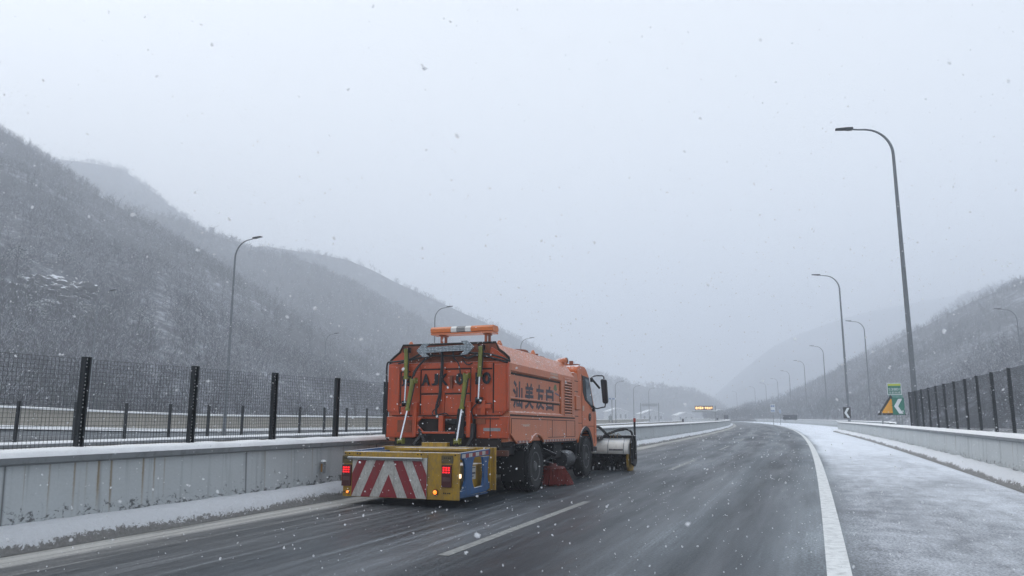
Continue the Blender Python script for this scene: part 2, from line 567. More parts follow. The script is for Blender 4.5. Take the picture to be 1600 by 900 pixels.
M_road = make_road_mat()
M_conc = make_concrete_mat('barrier_concrete', (0.46, 0.49, 0.50), 1.0, 4.0)
M_conc_tan = make_concrete_mat('weathered_tan_concrete', (0.40, 0.37, 0.31), 0.3, 21.0)
M_lip = plain('barrier_coping', (0.20, 0.215, 0.225), 0.7, dirt=0.3)
M_snow = make_snow_mat('fresh_snow')
M_bank = make_snow_mat('ploughed_snow_bank', dirt=2.2, col=(0.86, 0.885, 0.92))
M_kerb = plain('kerb_concrete', (0.20, 0.20, 0.195), 0.8, dirt=0.6, dirt_col=(0.05, 0.05, 0.05), scale=5)
M_ground = make_ground_mat()
M_hill = make_hill_mat('wooded_hillside_litter', 1.0, 0.515)
M_hill_far = make_hill_mat('far_hillside_litter', 0.5, 0.57)
M_line = plain('worn_white_road_paint', (0.66, 0.68, 0.68), 0.6, dirt=0.42, dirt_col=(0.16, 0.17, 0.18), scale=4)
M_dash = plain('scuffed_road_paint', (0.27, 0.28, 0.27), 0.6, dirt=0.62, dirt_col=(0.07, 0.075, 0.08), scale=5)
M_galv = plain('galvanised_steel', (0.17, 0.185, 0.20), 0.5, 0.45, dirt=0.25, scale=2, snow=0.1)
M_lamp = plain('dark_lamp_housing', (0.035, 0.04, 0.045), 0.5, 0.2)
M_fence = plain('black_fence_coating', (0.006, 0.010, 0.013), 0.55)
M_wire = plain('dark_fence_wire', (0.018, 0.024, 0.030), 0.5, 0.2)

# ------------------------------------------------------------------ the setting: ground, road, carriageway
g = MB()
R_ = 2600
g.add([(-R_, -R_, -1.6), (R_, -R_, -1.6), (R_, R_, -1.6), (-R_, R_, -1.6)], [(0, 1, 2, 3)], None)
tag(g.build('ground', M_ground), kind='structure')

def sheet(name, mat, ss, n0, n1, z=0.0, nn=6, kind='structure', nfun0=None, nfun1=None):
    mb = MB()
    rows, uvs = [], []
    for s in ss:
        a = nfun0(s) if nfun0 else n0
        b_ = nfun1(s) if nfun1 else n1
        r = [a + (b_ - a) * k / nn for k in range(nn + 1)]
        rows.append([RP(s, q, z) for q in r])
        uvs.append([(s, q) for q in r])
    mb.grid(rows, uvs)
    o = mb.build(name, mat, fix=False)
    return tag(o, kind=kind)

S_ALL = frange(-24, 60, 2) + frange(66, 420, 6)
def smooth01(x): x = max(0.0, min(1.0, x)); return x * x * (3 - 2 * x)
CURB_L = -7.75
CURB_R = lambda s: 3.6
END_R = 84.0                                   # the near right parapet stops here, the road widens beyond it
OUT_R = lambda s: 3.6 + 4.2 * smooth01((s - 40) / 45.0)
sheet('road', M_road, S_ALL, CURB_L - 0.3, 4.1, 0.0, 8, nfun1=lambda s: OUT_R(s) + 0.5)

# painted markings, each 4 mm above the asphalt
mb = MB()
rows = [[RP(s, -0.005 + dn, 0.004) for dn in (-0.0, 0.21)] for s in frange(-10, 330, 2)]
mb.grid(rows)
tag(mb.build('edge_line', M_line, fix=False), kind='structure')
mb = MB()
for a in [7.2 + 13.8 * k for k in range(-1, 18)]:
    mb.grid([[RP(s, -3.62 - 0.0042 * max(0, s - 8) + dn, 0.004) for dn in (-0.065, 0.065)] for s in frange(a, a + 5.4, 0.9)])
tag(mb.build('lane_dashes', M_dash, fix=False), kind='structure')

# kerb under each parapet
def kerb(name, ss, n0, side):
    mb = MB()
    sweep(mb, ss, [(n0, 0.0), (n0 - side * 0.03, 0.15), (n0 - side * 0.42, 0.19)])
    return tag(mb.build(name, M_kerb, fix=False), kind='structure')
SL = frange(-24, 30, 0.5) + frange(31, 80, 1) + frange(84, 420, 6)
kerb('kerb_left', SL, CURB_L, 1)
SR = frange(-24, 40, 0.5) + frange(41, END_R, 1)
kerb('kerb_right', SR, 3.6, -1)

# the ploughed snow lying on the kerbs
def bank(name, ss, n0, side, hgt, label, jit=0.016):
    mb = MB()
    pr = [(n0 - side * 0.41, 0.195 + hgt * 0.5), (n0 - side * 0.33, 0.20 + hgt * 0.9), (n0 - side * 0.22, 0.19 + hgt), (n0 - side * 0.10, 0.165 + hgt * 0.9),
          (n0 - side * 0.0, 0.13 + hgt * 0.55), (n0 + side * 0.035, 0.085), (n0 + side * 0.05, 0.04), (n0 + side * 0.075, 0.006)]
    sweep(mb, ss, pr, jitter=jit, jscale=3.1)
    o = mb.build(name, M_bank, smooth=True, fix=False)
    return tag(o, label, 'snow bank', kind='stuff')
SLb = frange(-6, 34, 0.07) + frange(34.3, 80, 0.3) + frange(84, 420, 6)
SRb = frange(-6, 8, 0.3) + frange(8.08, 48, 0.08) + frange(48.3, END_R, 0.3)
bank('snow_bank', SLb, CURB_L, 1, 0.062, 'grimy ploughed snow along the foot of the rust-streaked parapet')
bank('snow_bank', SRb, 3.6, -1, 0.085, 'lumpy ploughed snow between the shoulder and its parapet', 0.034)

# ------------------------------------------------------------------ parapets with their snow caps
def parapet(label, ss, n0, side, group, top=0.97, mat=M_conc, zfun=None, base=0.0, caph=0.06, ssc=None):
    """n0: road edge of the face; side=+1 when the road lies on its right"""
    t = thing('concrete_parapet', label, 'concrete barrier', RP(ss[0], n0), 0, group)
    inv = Matrix.Translation(-t.location)
    mb = MB()
    fc = [(n0, base), (n0 - side * 0.035, top - 0.11)]
    sweep(mb, ss, fc, zfun=zfun)
    bk = [(n0 - side * 0.42, top - 0.11), (n0 - side * 0.45, base - 1.4)]
    sweep(mb, ss, bk, zfun=zfun)
    # end faces
    for s in (ss[0], ss[-1]):
        z = zfun(s) if zfun else 0
        q = [RP(s, a, b_ + z) for a, b_ in fc + bk]
        mb.add(q, [(0, 1, 2, 3)])
    o = mb.build('wall', mat, t, fix=False); o.data.transform(inv)
    mb = MB()
    cp = [(n0 - side * 0.035, top - 0.11), (n0 + side * 0.035, top - 0.085), (n0 + side * 0.045, top - 0.02), (n0 + side * 0.02, top), (n0 - side * 0.44, top), (n0 - side * 0.47, top - 0.03), (n0 - side * 0.42, top - 0.11)]
    sweep(mb, ss, cp, zfun=zfun)
    for s in (ss[0], ss[-1]):
        z = zfun(s) if zfun else 0
        mb.add([RP(s, a, b_ + z) for a, b_ in cp], [tuple(range(len(cp)))])
    o = mb.build('coping', M_lip, t, fix=False); o.data.transform(inv)
    mb = MB()
    sc = [(n0 + side * 0.047, top - 0.02), (n0 + side * 0.03, top + caph * 0.6), (n0 - side * 0.08, top + caph), (n0 - side * 0.22, top + caph * 1.1), (n0 - side * 0.36, top + caph), (n0 - side * 0.45, top + caph * 0.5), (n0 - side * 0.47, top - 0.01)]
    sweep(mb, ssc or ss, sc, zfun=zfun, jitter=0.013, jscale=2.2)
    o = mb.build('snow_cap', M_snow, t, smooth=True, fix=False); o.data.transform(inv)
    return t
NL = CURB_L - 0.40
SLc = frange(-24, -6, 0.5) + frange(-5.88, 34, 0.12) + frange(34.5, 80, 0.5) + frange(84, 420, 6)
parapet('pale grey concrete parapet with thin rust runs, beside the sweeper truck', SL, NL, 1, 'parapets along the road', ssc=SLc)
NR = 4.00
SRc = frange(-24, 8, 0.5) + frange(8.12, 48, 0.12) + frange(48.5, END_R, 0.5)
parapet('grey concrete parapet along the snowy shoulder, in front of the yellow warning triangle', SR, NR, -1, 'parapets along the road', ssc=SRc)
so = frange(58, 420, 4)
mb = MB()
def parapet_out():
    t = thing('concrete_parapet', 'distant low concrete parapet curving across behind the blue road signs', 'concrete barrier', RP(58, OUT_R(58) + 0.4), 0, 'parapets along the road')
    inv = Matrix.Translation(-t.location)
    for nm, pr, mat in (('wall', [(0.4, 0.0), (0.44, 0.88), (0.82, 0.88), (0.85, -1.4)], M_conc), ('coping', [(0.43, 0.88), (0.36, 0.9), (0.36, 0.97), (0.86, 0.97), (0.82, 0.88)], M_lip), ('snow_cap', [(0.355, 0.96), (0.4, 1.02), (0.6, 1.04), (0.8, 1.02), (0.87, 0.96)], M_snow)):
        mb = MB(); sweep(mb, so, pr, nfun=OUT_R)
        o = mb.build(nm, mat, t, fix=False); o.data.transform(inv)
parapet_out()

# the lower parapet of the opposite carriageway, its banked road and the far parapet
N2 = -19.4
S2 = frange(0, 60, 1.0) + frange(64, 300, 6)
parapet('low tan concrete parapet carrying the smaller fence, seen through the near mesh fence', S2, N2, 1, 'parapets of the opposite carriageway', top=0.70, mat=M_conc_tan, base=-1.2, caph=0.05)
mb = MB()
sweep(mb, S2, [(N2 - 0.50, 0.86), (N2 - 0.62, 0.86), (N2 - 0.62, 0.76), (N2 - 0.50, 0.76)])
N3 = lambda s: -34.0 + 2.5 * smooth01((s - 60) / 120)
Z3 = lambda s: 1.32 - 0.80 * smooth01((s - 4) / 38.0) - 0.45 * smooth01((s - 40) / 60.0)
mb = MB(); rows, uvs = [], []
for s in S2:
    a, b_ = N2 - 0.4, N3(s)
    rows.append([RP(s, a + (b_ - a) * k / 8, -0.30 + (Z3(s) + 0.3) * (k / 8) ** 1.3) for k in range(9)])
    uvs.append([(s, -4.8 + 3.5 * k / 8) for k in range(9)])
mb.grid(rows, uvs)
tag(mb.build('opposite_carriageway', M_road, fix=False), kind='structure')
def parapet_far():
    t = thing('concrete_parapet', 'long tan concrete parapet under the wooded hill, topped by a thin snow line', 'concrete barrier', RP(0, N3(0)), 0, 'parapets of the opposite carriageway')
    inv = Matrix.Translation(-t.location)
    S3 = frange(-6, 70, 2) + frange(74, 300, 6)
    for nm, pr, mat in (('wall', [(0, -0.1), (-0.04, 0.98), (-0.5, 0.98), (-0.5, -2.5)], M_conc_tan), ('snow_cap', [(0.03, 0.95), (0.0, 1.03), (-0.2, 1.06), (-0.5, 1.03), (-0.53, 0.95)], M_snow), ('snow_drift', [(0.5, 0.012), (0.4, 0.10), (0.2, 0.16), (-0.01, 0.18)], M_snow)):
        mb = MB(); sweep(mb, S3, pr, nfun=N3, zfun=Z3)
        o = mb.build(nm, mat, t, fix=False); o.data.transform(inv)
parapet_far()
# embankment from that parapet back to the foot of the hill
mb = MB(); rows = []
for s in frange(-10, 300, 6):
    rows.append([RP(s, N3(s) - 0.4, Z3(s) - 0.1), RP(s, N3(s) - 14, Z3(s) + 0.1), RP(s, N3(s) - 60, 0.8)])
mb.grid(rows)
tag(mb.build('verge', M_ground, fix=False), kind='structure')
mb = MB(); rows = []
for s in frange(-24, 420, 6):
    rows.append([RP(s, max(4.4, OUT_R(s) + 0.8) , -0.6), RP(s, 16, -0.6), RP(s, 70, 0.5)])
mb.grid(rows)
tag(mb.build('verge', M_ground, fix=False), kind='structure')
# the gap between the two carriageways
mb = MB()
mb.grid([[RP(s, N2 + 0.2, -1.2), RP(s, NL - 0.4, -1.2)] for s in frange(-24, 420, 6)])
tag(mb.build('median_strip', M_ground, fix=False), kind='structure')

# ------------------------------------------------------------------ fences: posts and welded-mesh panels
def fence(label, group, posts, n_at, z0, hgt, cell=0.05, wire=0.0022, fine_until=1e9, post_w=0.1, face=1):
    t = thing('mesh_fence', label, 'fence', RP(posts[0], n_at(posts[0]), z0), 0, group)
    org = t.location
    proto = None
    for s in posts:
        h = heading(s)
        if proto is None:
            mb = MB()
            w = post_w / 2
            mb.bx(-0.012, 0.012, -w, w, 0, hgt + 0.03)             # web, along the fence
            mb.bx(-0.0, 0.05, -w, -w + 0.022, 0, hgt + 0.028)
            mb.bx(-0.0, 0.05, w - 0.022, w, 0, hgt + 0.028)
            mb.bx(-0.03, 0.07, -w - 0.03, w + 0.03, -0.05, 0.012)
            if post_w > 0.08:
                mb.mi = 1; sm = mb; nv0 = len(mb.v)
                for k in range(int(hgt / 0.045)):
                    if random.random() < 0.7:
                        z = 0.05 + k * 0.045
                        sm.box((0.014, 0.012 + random.uniform(-.003, .003), z), (0.006, 0.010, random.uniform(.008, .022)))
                if face < 0: sm.v = sm.v[:nv0] + [(-x, y, z) for x, y, z in sm.v[nv0:]]
            p = mb.build('post', [M_fence, M_snow], t)
            proto = p
        else:
            p = copy_tree(proto, t)
        P = RP(s, n_at(s), z0)
        p.location = P - org
        p.rotation_euler = (random.uniform(-.008, .008), random.uniform(-.008, .008), -h)
    for a, b_ in zip(posts, posts[1:]):
        mb = MB()
        A, B = RP(a, n_at(a), z0), RP(b_, n_at(b_), z0)
        d = B - A; L = d.length; d.normalize()
        off = Vector((d.y, -d.x, 0)) * 0.02 * face
        A = A + off - org
        c = cell if a < fine_until else cell * 2
        wr = wire if a < fine_until else wire * 1.6
        nv = int(L / c)
        side = Vector((d.y, -d.x, 0))
        def strand(P, Q, r):
            e = (Q - P).normalized()
            u = side if abs(e.z) > 0.5 else Vector((0, 0, 1))
            w = e.cross(u)
            offs = [u * r, (-u * 0.5 + w * 0.87) * r, (-u * 0.5 - w * 0.87) * r]
            mb.add([P + o for o in offs] + [Q + o for o in offs], [(0, 1, 4, 3), (1, 2, 5, 4), (2, 0, 3, 5)])
        for k in range(nv + 1):
            P = A + d * (L * k / nv)
            strand(P + Vector((0, 0, 0.02)), P + Vector((0, 0, hgt)), wr)
        nh = int(hgt / c)
        for k in range(nh + 1):
            z = 0.02 + (hgt - 0.02) * k / nh
            strand(A + Vector((0, 0, z)) + side * 0.004, A + d * L + Vector((0, 0, z)) + side * 0.004, wr)
        mb.build('mesh_panel', M_wire, t, fix=False)
    return t
PL = [6.76 + 1.797 * k for k in range(-4, 12)]
fence('black welded-mesh fence standing on the rust-streaked parapet behind the truck', 'mesh fences on the parapets', PL, lambda s: NL - 0.22, 1.01, 1.085, wire=0.0024)
FR = lambda s: NR + 0.24
PR = [17.0 + 1.75 * k for k in range(-8, 13)]
fence('dark mesh fence seen almost edge on, beside the tallest street lamp', 'mesh fences on the parapets', PR, FR, 0.99, 1.50, wire=0.0028, cell=0.045, face=-1)
P2 = [10.6 + 1.75 * k for k in range(-3, 16)]
fence('smaller dark mesh fence on the opposite carriageway parapet, seen through the near one', 'mesh fences on the parapets', P2, lambda s: N2 - 0.22, 0.72, 1.08, cell=0.1, wire=0.0022, post_w=0.08)

# ------------------------------------------------------------------ street lamps
def lamp_proto():
    t = thing('street_lamp', 'tall grey street lamp', 'street lamp')
    mb = MB()
    Hs = 10.75
    mb.tube([(0, 0, 0), (0, 0, 3), (0, 0, 7), (0, 0, Hs)], [0.100, 0.088, 0.070, 0.052], 14)
    mb.cyl((0, 0, 0), (0, 0, 0.03), 0.22, n=14)
    a = mb.build('pole', M_galv, t); auto_smooth(a)
    mb = MB()
    pts = []
    R = 1.0
    for k in range(13):
        q = rad(83) * k / 12
        pts.append((-(R - R * math.cos(q)) * 1.0, 0, Hs + R * math.sin(q) * 1.08))
    ex, ez = pts[-1][0], pts[-1][2]
    pts += [(ex - 0.22, 0, ez + 0.03), (ex - 0.45, 0, ez + 0.075)]
    mb.tube(pts, [0.052 - 0.0016 * k for k in range(len(pts))], 12)
    a = mb.build('arm', M_galv, t); auto_smooth(a)
    mb = MB()
    hx, hz = ex - 0.37, ez + 0.080
    mb.prism([(hx, hz - 0.03), (hx - 0.20, hz - 0.03), (hx - 0.22, hz - 0.015), (hx - 0.60, hz + 0.035), (hx - 0.62, hz + 0.06), (hx - 0.57, hz + 0.08), (hx - 0.20, hz + 0.07), (hx, hz + 0.05)], 'y', -0.10, 0.10)
    mb.build('lamp_head', M_lamp, t, bevel=0.015)
    return t
lamp0 = lamp_proto()
first = [True]
def lamp(P, arm_dir, label, group, scale=1.0):
    """arm_dir: world angle the arm points to"""
    if first[0]:
        o = lamp0; first[0] = False
    else:
        o = copy_tree(lamp0)
    o.location = P
    o.rotation_euler = (0, 0, arm_dir - rad(180))
    o.scale = (scale,) * 3
    o['label'] = label; o['group'] = group
    return o
# heads on the right reach over the road, to the left
RL = [((1303, 202), 26.8, 'tallest street lamp with the thickest pole, rising behind the dark mesh fence'),
      ((1267, 429), 55.8, 'street lamp carrying a small dark chevron sign near its foot'),
      ((1320, 501), 83.1, 'thin street lamp whose arm ends against the pole of the chevron lamp'),
      ((1264, 540), 112.4, 'hazy street lamp next to the chevron lamp, largest of the far row'),
      ((1239, 563), 141.5, 'second lamp of the hazy far row, counting from the chevron lamp'),
      ((1219, 579), 172.5, 'third lamp of the hazy far row, counting from the chevron lamp'),
      ((1203, 591), 206.3, 'fourth lamp of the hazy far row, above the bluish sign'),
      ((1186, 598), 232.8, 'fifth lamp of the hazy far row, counting from the chevron lamp'),
      ((1170, 604), 261.5, 'sixth lamp of the hazy far row'),
      ((1143, 611), 305.4, 'faintest lamp at the end of the hazy far row'),
      ((1552, 482), 73.6, 'lone street lamp in front of the hill, above the dark mesh fence')]
for (px, D, lb) in RL:
    Hd = at(px[0], px[1], D)
    h = H0 - KAP * D * 1.07
    dirv = Vector((-math.cos(h), math.sin(h), 0))
    D *= 1.29; Hd = at(px[0], px[1], D); sc_ = 1.29
    reach = 1.9 * sc_
    base = Hd - dirv * reach
    lamp(Vector((base.x, base.y, Hd.z - 11.98 * sc_)), math.atan2(dirv.y, dirv.x), lb, 'street lamps reaching over the road', sc_)
LL = [((410, 369), 43.6, 'tall street lamp standing before the hill, behind the mesh fence'),
      ((182, 452), 62.4, 'street lamp low on the hillside beside the rocky outcrop'),
      ((530, 520), 95.2, 'small hazy street lamp between the tall hillside lamp and the truck'),
      ((708, 478), 71.9, 'street lamp showing above the amber light bar of the truck'),
      ((835, 527), 100.6, 'street lamp showing above the tank roof of the truck'),
      ((976, 595), 150, 'hazy street lamp beside the truck mirror, clearest of three'),
      ((1002, 602), 180, 'hazy street lamp above the snow broom, middle of three'),
      ((1024, 606), 212, 'faintest of three lamps above the snow broom, next to the gantry')]
for (px, D, lb) in LL:
    Hd = at(px[0], px[1], D)
    h = H0 - KAP * D * 1.07
    dirv = Vector((math.cos(h), -math.sin(h), 0))
    base = Hd - dirv * 1.9
    lamp(Vector((base.x, base.y, Hd.z - 11.98)), math.atan2(dirv.y, dirv.x), lb, 'street lamps of the opposite carriageway')

# ------------------------------------------------------------------ hills: crest read from the photograph, each at its own distance
def interp(pts, t):
    for (a, va), (b_, vb) in zip(pts, pts[1:]):
        if a <= t <= b_:
            return va + (vb - va) * (t - a) / (b_ - a)
    return pts[0][1] if t < pts[0][0] else pts[-1][1]

def fbm(p, o=4):
    v, a = 0.0, 1.0
    for k in range(o):
        v += a * mnoise.noise(p); p = p * 2.1; a *= 0.5
    return v

HILLS = {}
def hill(key, crest, foot, mat, tree_h, nu=90, nv=26, rough=1.0, z_foot=0.6, back=1.0):
    """crest: (px, py, distance); foot: (px, distance)"""
    xs = [c[0] for c in crest]
    cy = [(c[0], c[1]) for c in crest]; cd = [(c[0], c[2]) for c in crest]
    rows = []
    for i in range(nu + 1):
        x = xs[0] + (xs[-1] - xs[0]) * i / nu
        D = interp(cd, x); y = interp(cy, x)
        top = at(x, y, D); top.z = max(z_foot + 0.5, top.z - tree_h)
        F_ = at(x, 653, interp(foot, x)); F_.z = z_foot
        row = []
        for k in range(nv + 1):
            t = k / nv
            p = F_.lerp(top, t)
            prof = t ** 1.12
            z = F_.z + (top.z - F_.z) * prof
            amp = (top.z - F_.z) * 0.10 * rough * math.sin(math.pi * min(1, t * 1.02))
            q = Vector((p.x * 0.016, p.y * 0.016, 3.1 + len(HILLS)))
            z += fbm(q) * amp
            z += fbm(q * 4) * min(1.2, tree_h * 0.15) * (1 - t * 0.5)
            row.append(Vector((p.x, p.y, z)))
        e = (top - F_); e.z = 0; e.normalize()
        for k in range(1, 6):
            row.append(Vector((top.x, top.y, top.z)) + e * (20 * back * k) - Vector((0, 0, top.z * (k / 5) ** 1.4)))
        row.insert(0, Vector((F_.x, F_.y, -1.7)))
        rows.append(row)
    mb = MB(); mb.grid(rows)
    o = mb.build('hill', mat, smooth=True, fix=False)
    tag(o, kind='structure')
    HILLS[key] = np.array([[tuple(p) for p in r[1:nv + 4]] for r in rows])      # the foot to just over the crest
    return o

hill('L1', [(-260, 60, 305), (-120, 130, 299), (0, 190, 293), (60, 226, 288), (110, 262, 283), (150, 291, 281), (250, 347, 274), (330, 397, 271), (400, 441, 268), (480, 488, 271), (540, 531, 281), (600, 575, 299), (660, 606, 317), (740, 632, 342)],
     [(-260, 60), (0, 76), (300, 102), (600, 150), (740, 215)], M_hill, 3.2, nu=110, nv=34)
hill('L2a', [(20, 262, 702), (60, 240, 702), (88, 239, 702), (140, 245, 702), (190, 254, 702), (220, 275, 702), (260, 308, 702), (300, 337, 702), (360, 380, 702), (430, 440, 702), (520, 520, 702)],
     [(0, 300), (520, 360)], M_hill_far, 6, nu=70, rough=0.5)
hill('L2b', [(180, 300, 481), (260, 325, 481), (300, 341, 481), (340, 354, 481), (400, 379, 484), (440, 388, 484), (480, 394, 488), (540, 421, 494), (580, 446, 500), (620, 468, 507), (680, 505, 520), (740, 545, 533), (800, 585, 546), (860, 622, 572)],
     [(180, 230), (600, 250), (860, 330)], M_hill_far, 6, nu=90, rough=0.7)
hill('L3', [(360, 380, 684), (410, 374, 684), (440, 379, 684), (490, 386, 684), (540, 395, 684), (580, 411, 684), (620, 432, 684), (700, 468, 684), (760, 495, 684), (790, 509, 684), (850, 541, 684), (900, 563, 695), (960, 584, 706), (1000, 593, 716), (1050, 598, 716), (1085, 602, 727), (1110, 614, 737), (1140, 636, 748)],
     [(360, 499), (900, 522), (1140, 665)], M_hill_far, 6, nu=100, rough=0.6)
hill('R1', [(1100, 650, 439), (1140, 640, 439), (1165, 631, 433), (1190, 625, 427), (1212, 618, 421), (1240, 606, 409), (1270, 593, 396), (1300, 580, 384), (1340, 553, 366), (1400, 519, 348), (1450, 496, 336), (1500, 469, 327), (1550, 447, 317), (1600, 430, 311), (1700, 385, 305), (1850, 330, 299)],
     [(1100, 330), (1180, 290), (1250, 230), (1400, 160), (1600, 112), (1850, 90)], M_hill, 3.2, nu=110, nv=34)
hill('R2', [(1180, 640, 800), (1250, 603, 800), (1300, 575, 800), (1360, 537, 800), (1400, 515, 800), (1440, 500, 800), (1475, 478, 800), (1500, 458, 800), (1540, 440, 800), (1580, 432, 800), (1640, 432, 800), (1720, 410, 800), (1820, 380, 800)],
     [(1180, 492), (1820, 394)], M_hill_far, 6, nu=80, rough=0.6)
hill('R3', [(1030, 655, 1500), (1080, 640, 1500), (1120, 610, 1500), (1150, 582, 1500), (1200, 542, 1500), (1240, 520, 1500), (1290, 502, 1500), (1340, 486, 1500), (1400, 474, 1500), (1450, 464, 1500), (1520, 452, 1500), (1600, 440, 1500), (1720, 430, 1500)],
     [(1030, 898), (1720, 785)], M_hill_far, 6, nu=80, rough=0.5)

# ------------------------------------------------------------------ the bare winter woods on them
def tree_template(seed, h, n_limb, n_twig, w_trunk, w_twig, spread=0.34):
    """(verts, quads) of thin tapered strips: trunk, limbs and twigs of a leafless tree, base at the origin"""
    r = random.Random(seed)
    V, F_ = [], []
    def strip(a, b_, w0, w1):
        d = (b_ - a)
        ang = r.uniform(0, math.pi)
        u = d.orthogonal().normalized()
        w = d.normalized().cross(u)
        for q in (0, 1):
            e = u * math.cos(ang + q * 1.57) + w * math.sin(ang + q * 1.57)
            if q == 1 and w0 < 0.03 * h * 0.5: break
            i = len(V)
            V.extend([a - e * w0 / 2, a + e * w0 / 2, b_ + e * w1 / 2, b_ - e * w1 / 2])
            F_.append((i, i+1, i+2, i+3))
    lean = Vector((r.uniform(-.1, .1), r.uniform(-.1, .1), 1))
    tops = []
    p = Vector((0, 0, -0.3)); 
    nseg = 4
    for k in range(nseg):
        q = p + (lean + Vector((r.uniform(-.12, .12), r.uniform(-.12, .12), 0))) * (h * 0.8 / nseg)
        strip(p, q, w_trunk * (1 - k / nseg * 0.8), w_trunk * (1 - (k + 1) / nseg * 0.8))
        tops.append((p, q)); p = q
    limbs = []
    for k in range(n_limb):
        t = r.uniform(0.25, 1.0) ** 0.8 * nseg
        i = min(nseg - 1, int(t)); a = tops[i][0].lerp(tops[i][1], t - i)
        ang = r.uniform(0, 6.283); f = 1.05 - (a.z / h) * 0.55
        L = h * r.uniform(0.22, 0.42) * f
        d = Vector((math.cos(ang) * spread * 2.3, math.sin(ang) * spread * 2.3, r.uniform(0.5, 1.2))).normalized()
        m_ = a + d * L * 0.5
        d2 = (d + Vector((r.uniform(-.3, .3), r.uniform(-.3, .3), r.uniform(0, .4)))).normalized()
        b_ = m_ + d2 * L * 0.5
        strip(a, m_, w_trunk * 0.36, w_trunk * 0.24); strip(m_, b_, w_trunk * 0.24, w_trunk * 0.12)
        limbs.append((a, m_, b_))
    for k in range(n_twig):
        a, m_, b_ = r.choice(limbs)
        t = r.random()
        s_ = a.lerp(m_, t) if r.random() < 0.4 else m_.lerp(b_, t)
        d = ((b_ - a).normalized() + Vector((r.uniform(-.8, .8), r.uniform(-.8, .8), r.uniform(-.25, .7)))).normalized()
        strip(s_, s_ + d * h * r.uniform(0.06, 0.17), w_twig, w_twig * 0.5)
    return np.array([tuple(v) for v in V], dtype=np.float32), np.array(F_, dtype=np.int32)

M_bark = [plain('grey_brown_bark', (0.056, 0.053, 0.060), 0.9, spec=0.1),
          plain('dark_wet_bark', (0.028, 0.028, 0.034), 0.9, spec=0.1),
          plain('snow_lined_twigs', (0.46, 0.48, 0.52), 0.9, spec=0.1),
          plain('dull_green_scrub', (0.040, 0.050, 0.044), 0.9, spec=0.1)]

def mesh_from_numpy(name, V, F_, mi, mats):
    me = bpy.data.meshes.new(name)
    k = F_.shape[1]
    me.vertices.add(len(V)); me.vertices.foreach_set('co', V.astype(np.float32).ravel())
    me.loops.add(F_.size); me.loops.foreach_set('vertex_index', F_.astype(np.int32).ravel())
    me.polygons.add(len(F_))
    me.polygons.foreach_set('loop_start', np.arange(0, F_.size, k, dtype=np.int32))
    me.polygons.foreach_set('loop_total', np.full(len(F_), k, dtype=np.int32))
    for m_ in mats: me.materials.append(m_)
    me.polygons.foreach_set('material_index', np.asarray(mi, dtype=np.int32))
    me.update(calc_edges=True)
    o = bpy.data.objects.new(name, me)
    C.objects.link(o)
    return o

T_near = [tree_template(i, 1.0, 11, 46, 0.026, 0.0075, 0.30) for i in range(8)]
T_bush = [tree_template(40 + i, 1.0, 14, 60, 0.026, 0.013, 0.55) for i in range(4)]
T_far = [tree_template(20 + i, 1.0, 9, 24, 0.05, 0.026, 0.36) for i in range(5)]

def surface_px(key, px, py):
    """the place on a hillside that the photograph shows at a pixel"""
    G = HILLS[key].reshape(-1, 3)
    x, y, z = G[:, 0], G[:, 1], G[:, 2] - CAM_H
    f = y * CP + z * SP; v = -y * SP + z * CP
    sx, sy = 800 + FPX * x / f, 450 - FPX * v / f
    d = (sx - px) ** 2 + (sy - py) ** 2
    w = np.argsort(d)[:4]; k = 1 / (d[w] + 1)
    return Vector((G[w] * k[:, None]).sum(0) / k.sum())

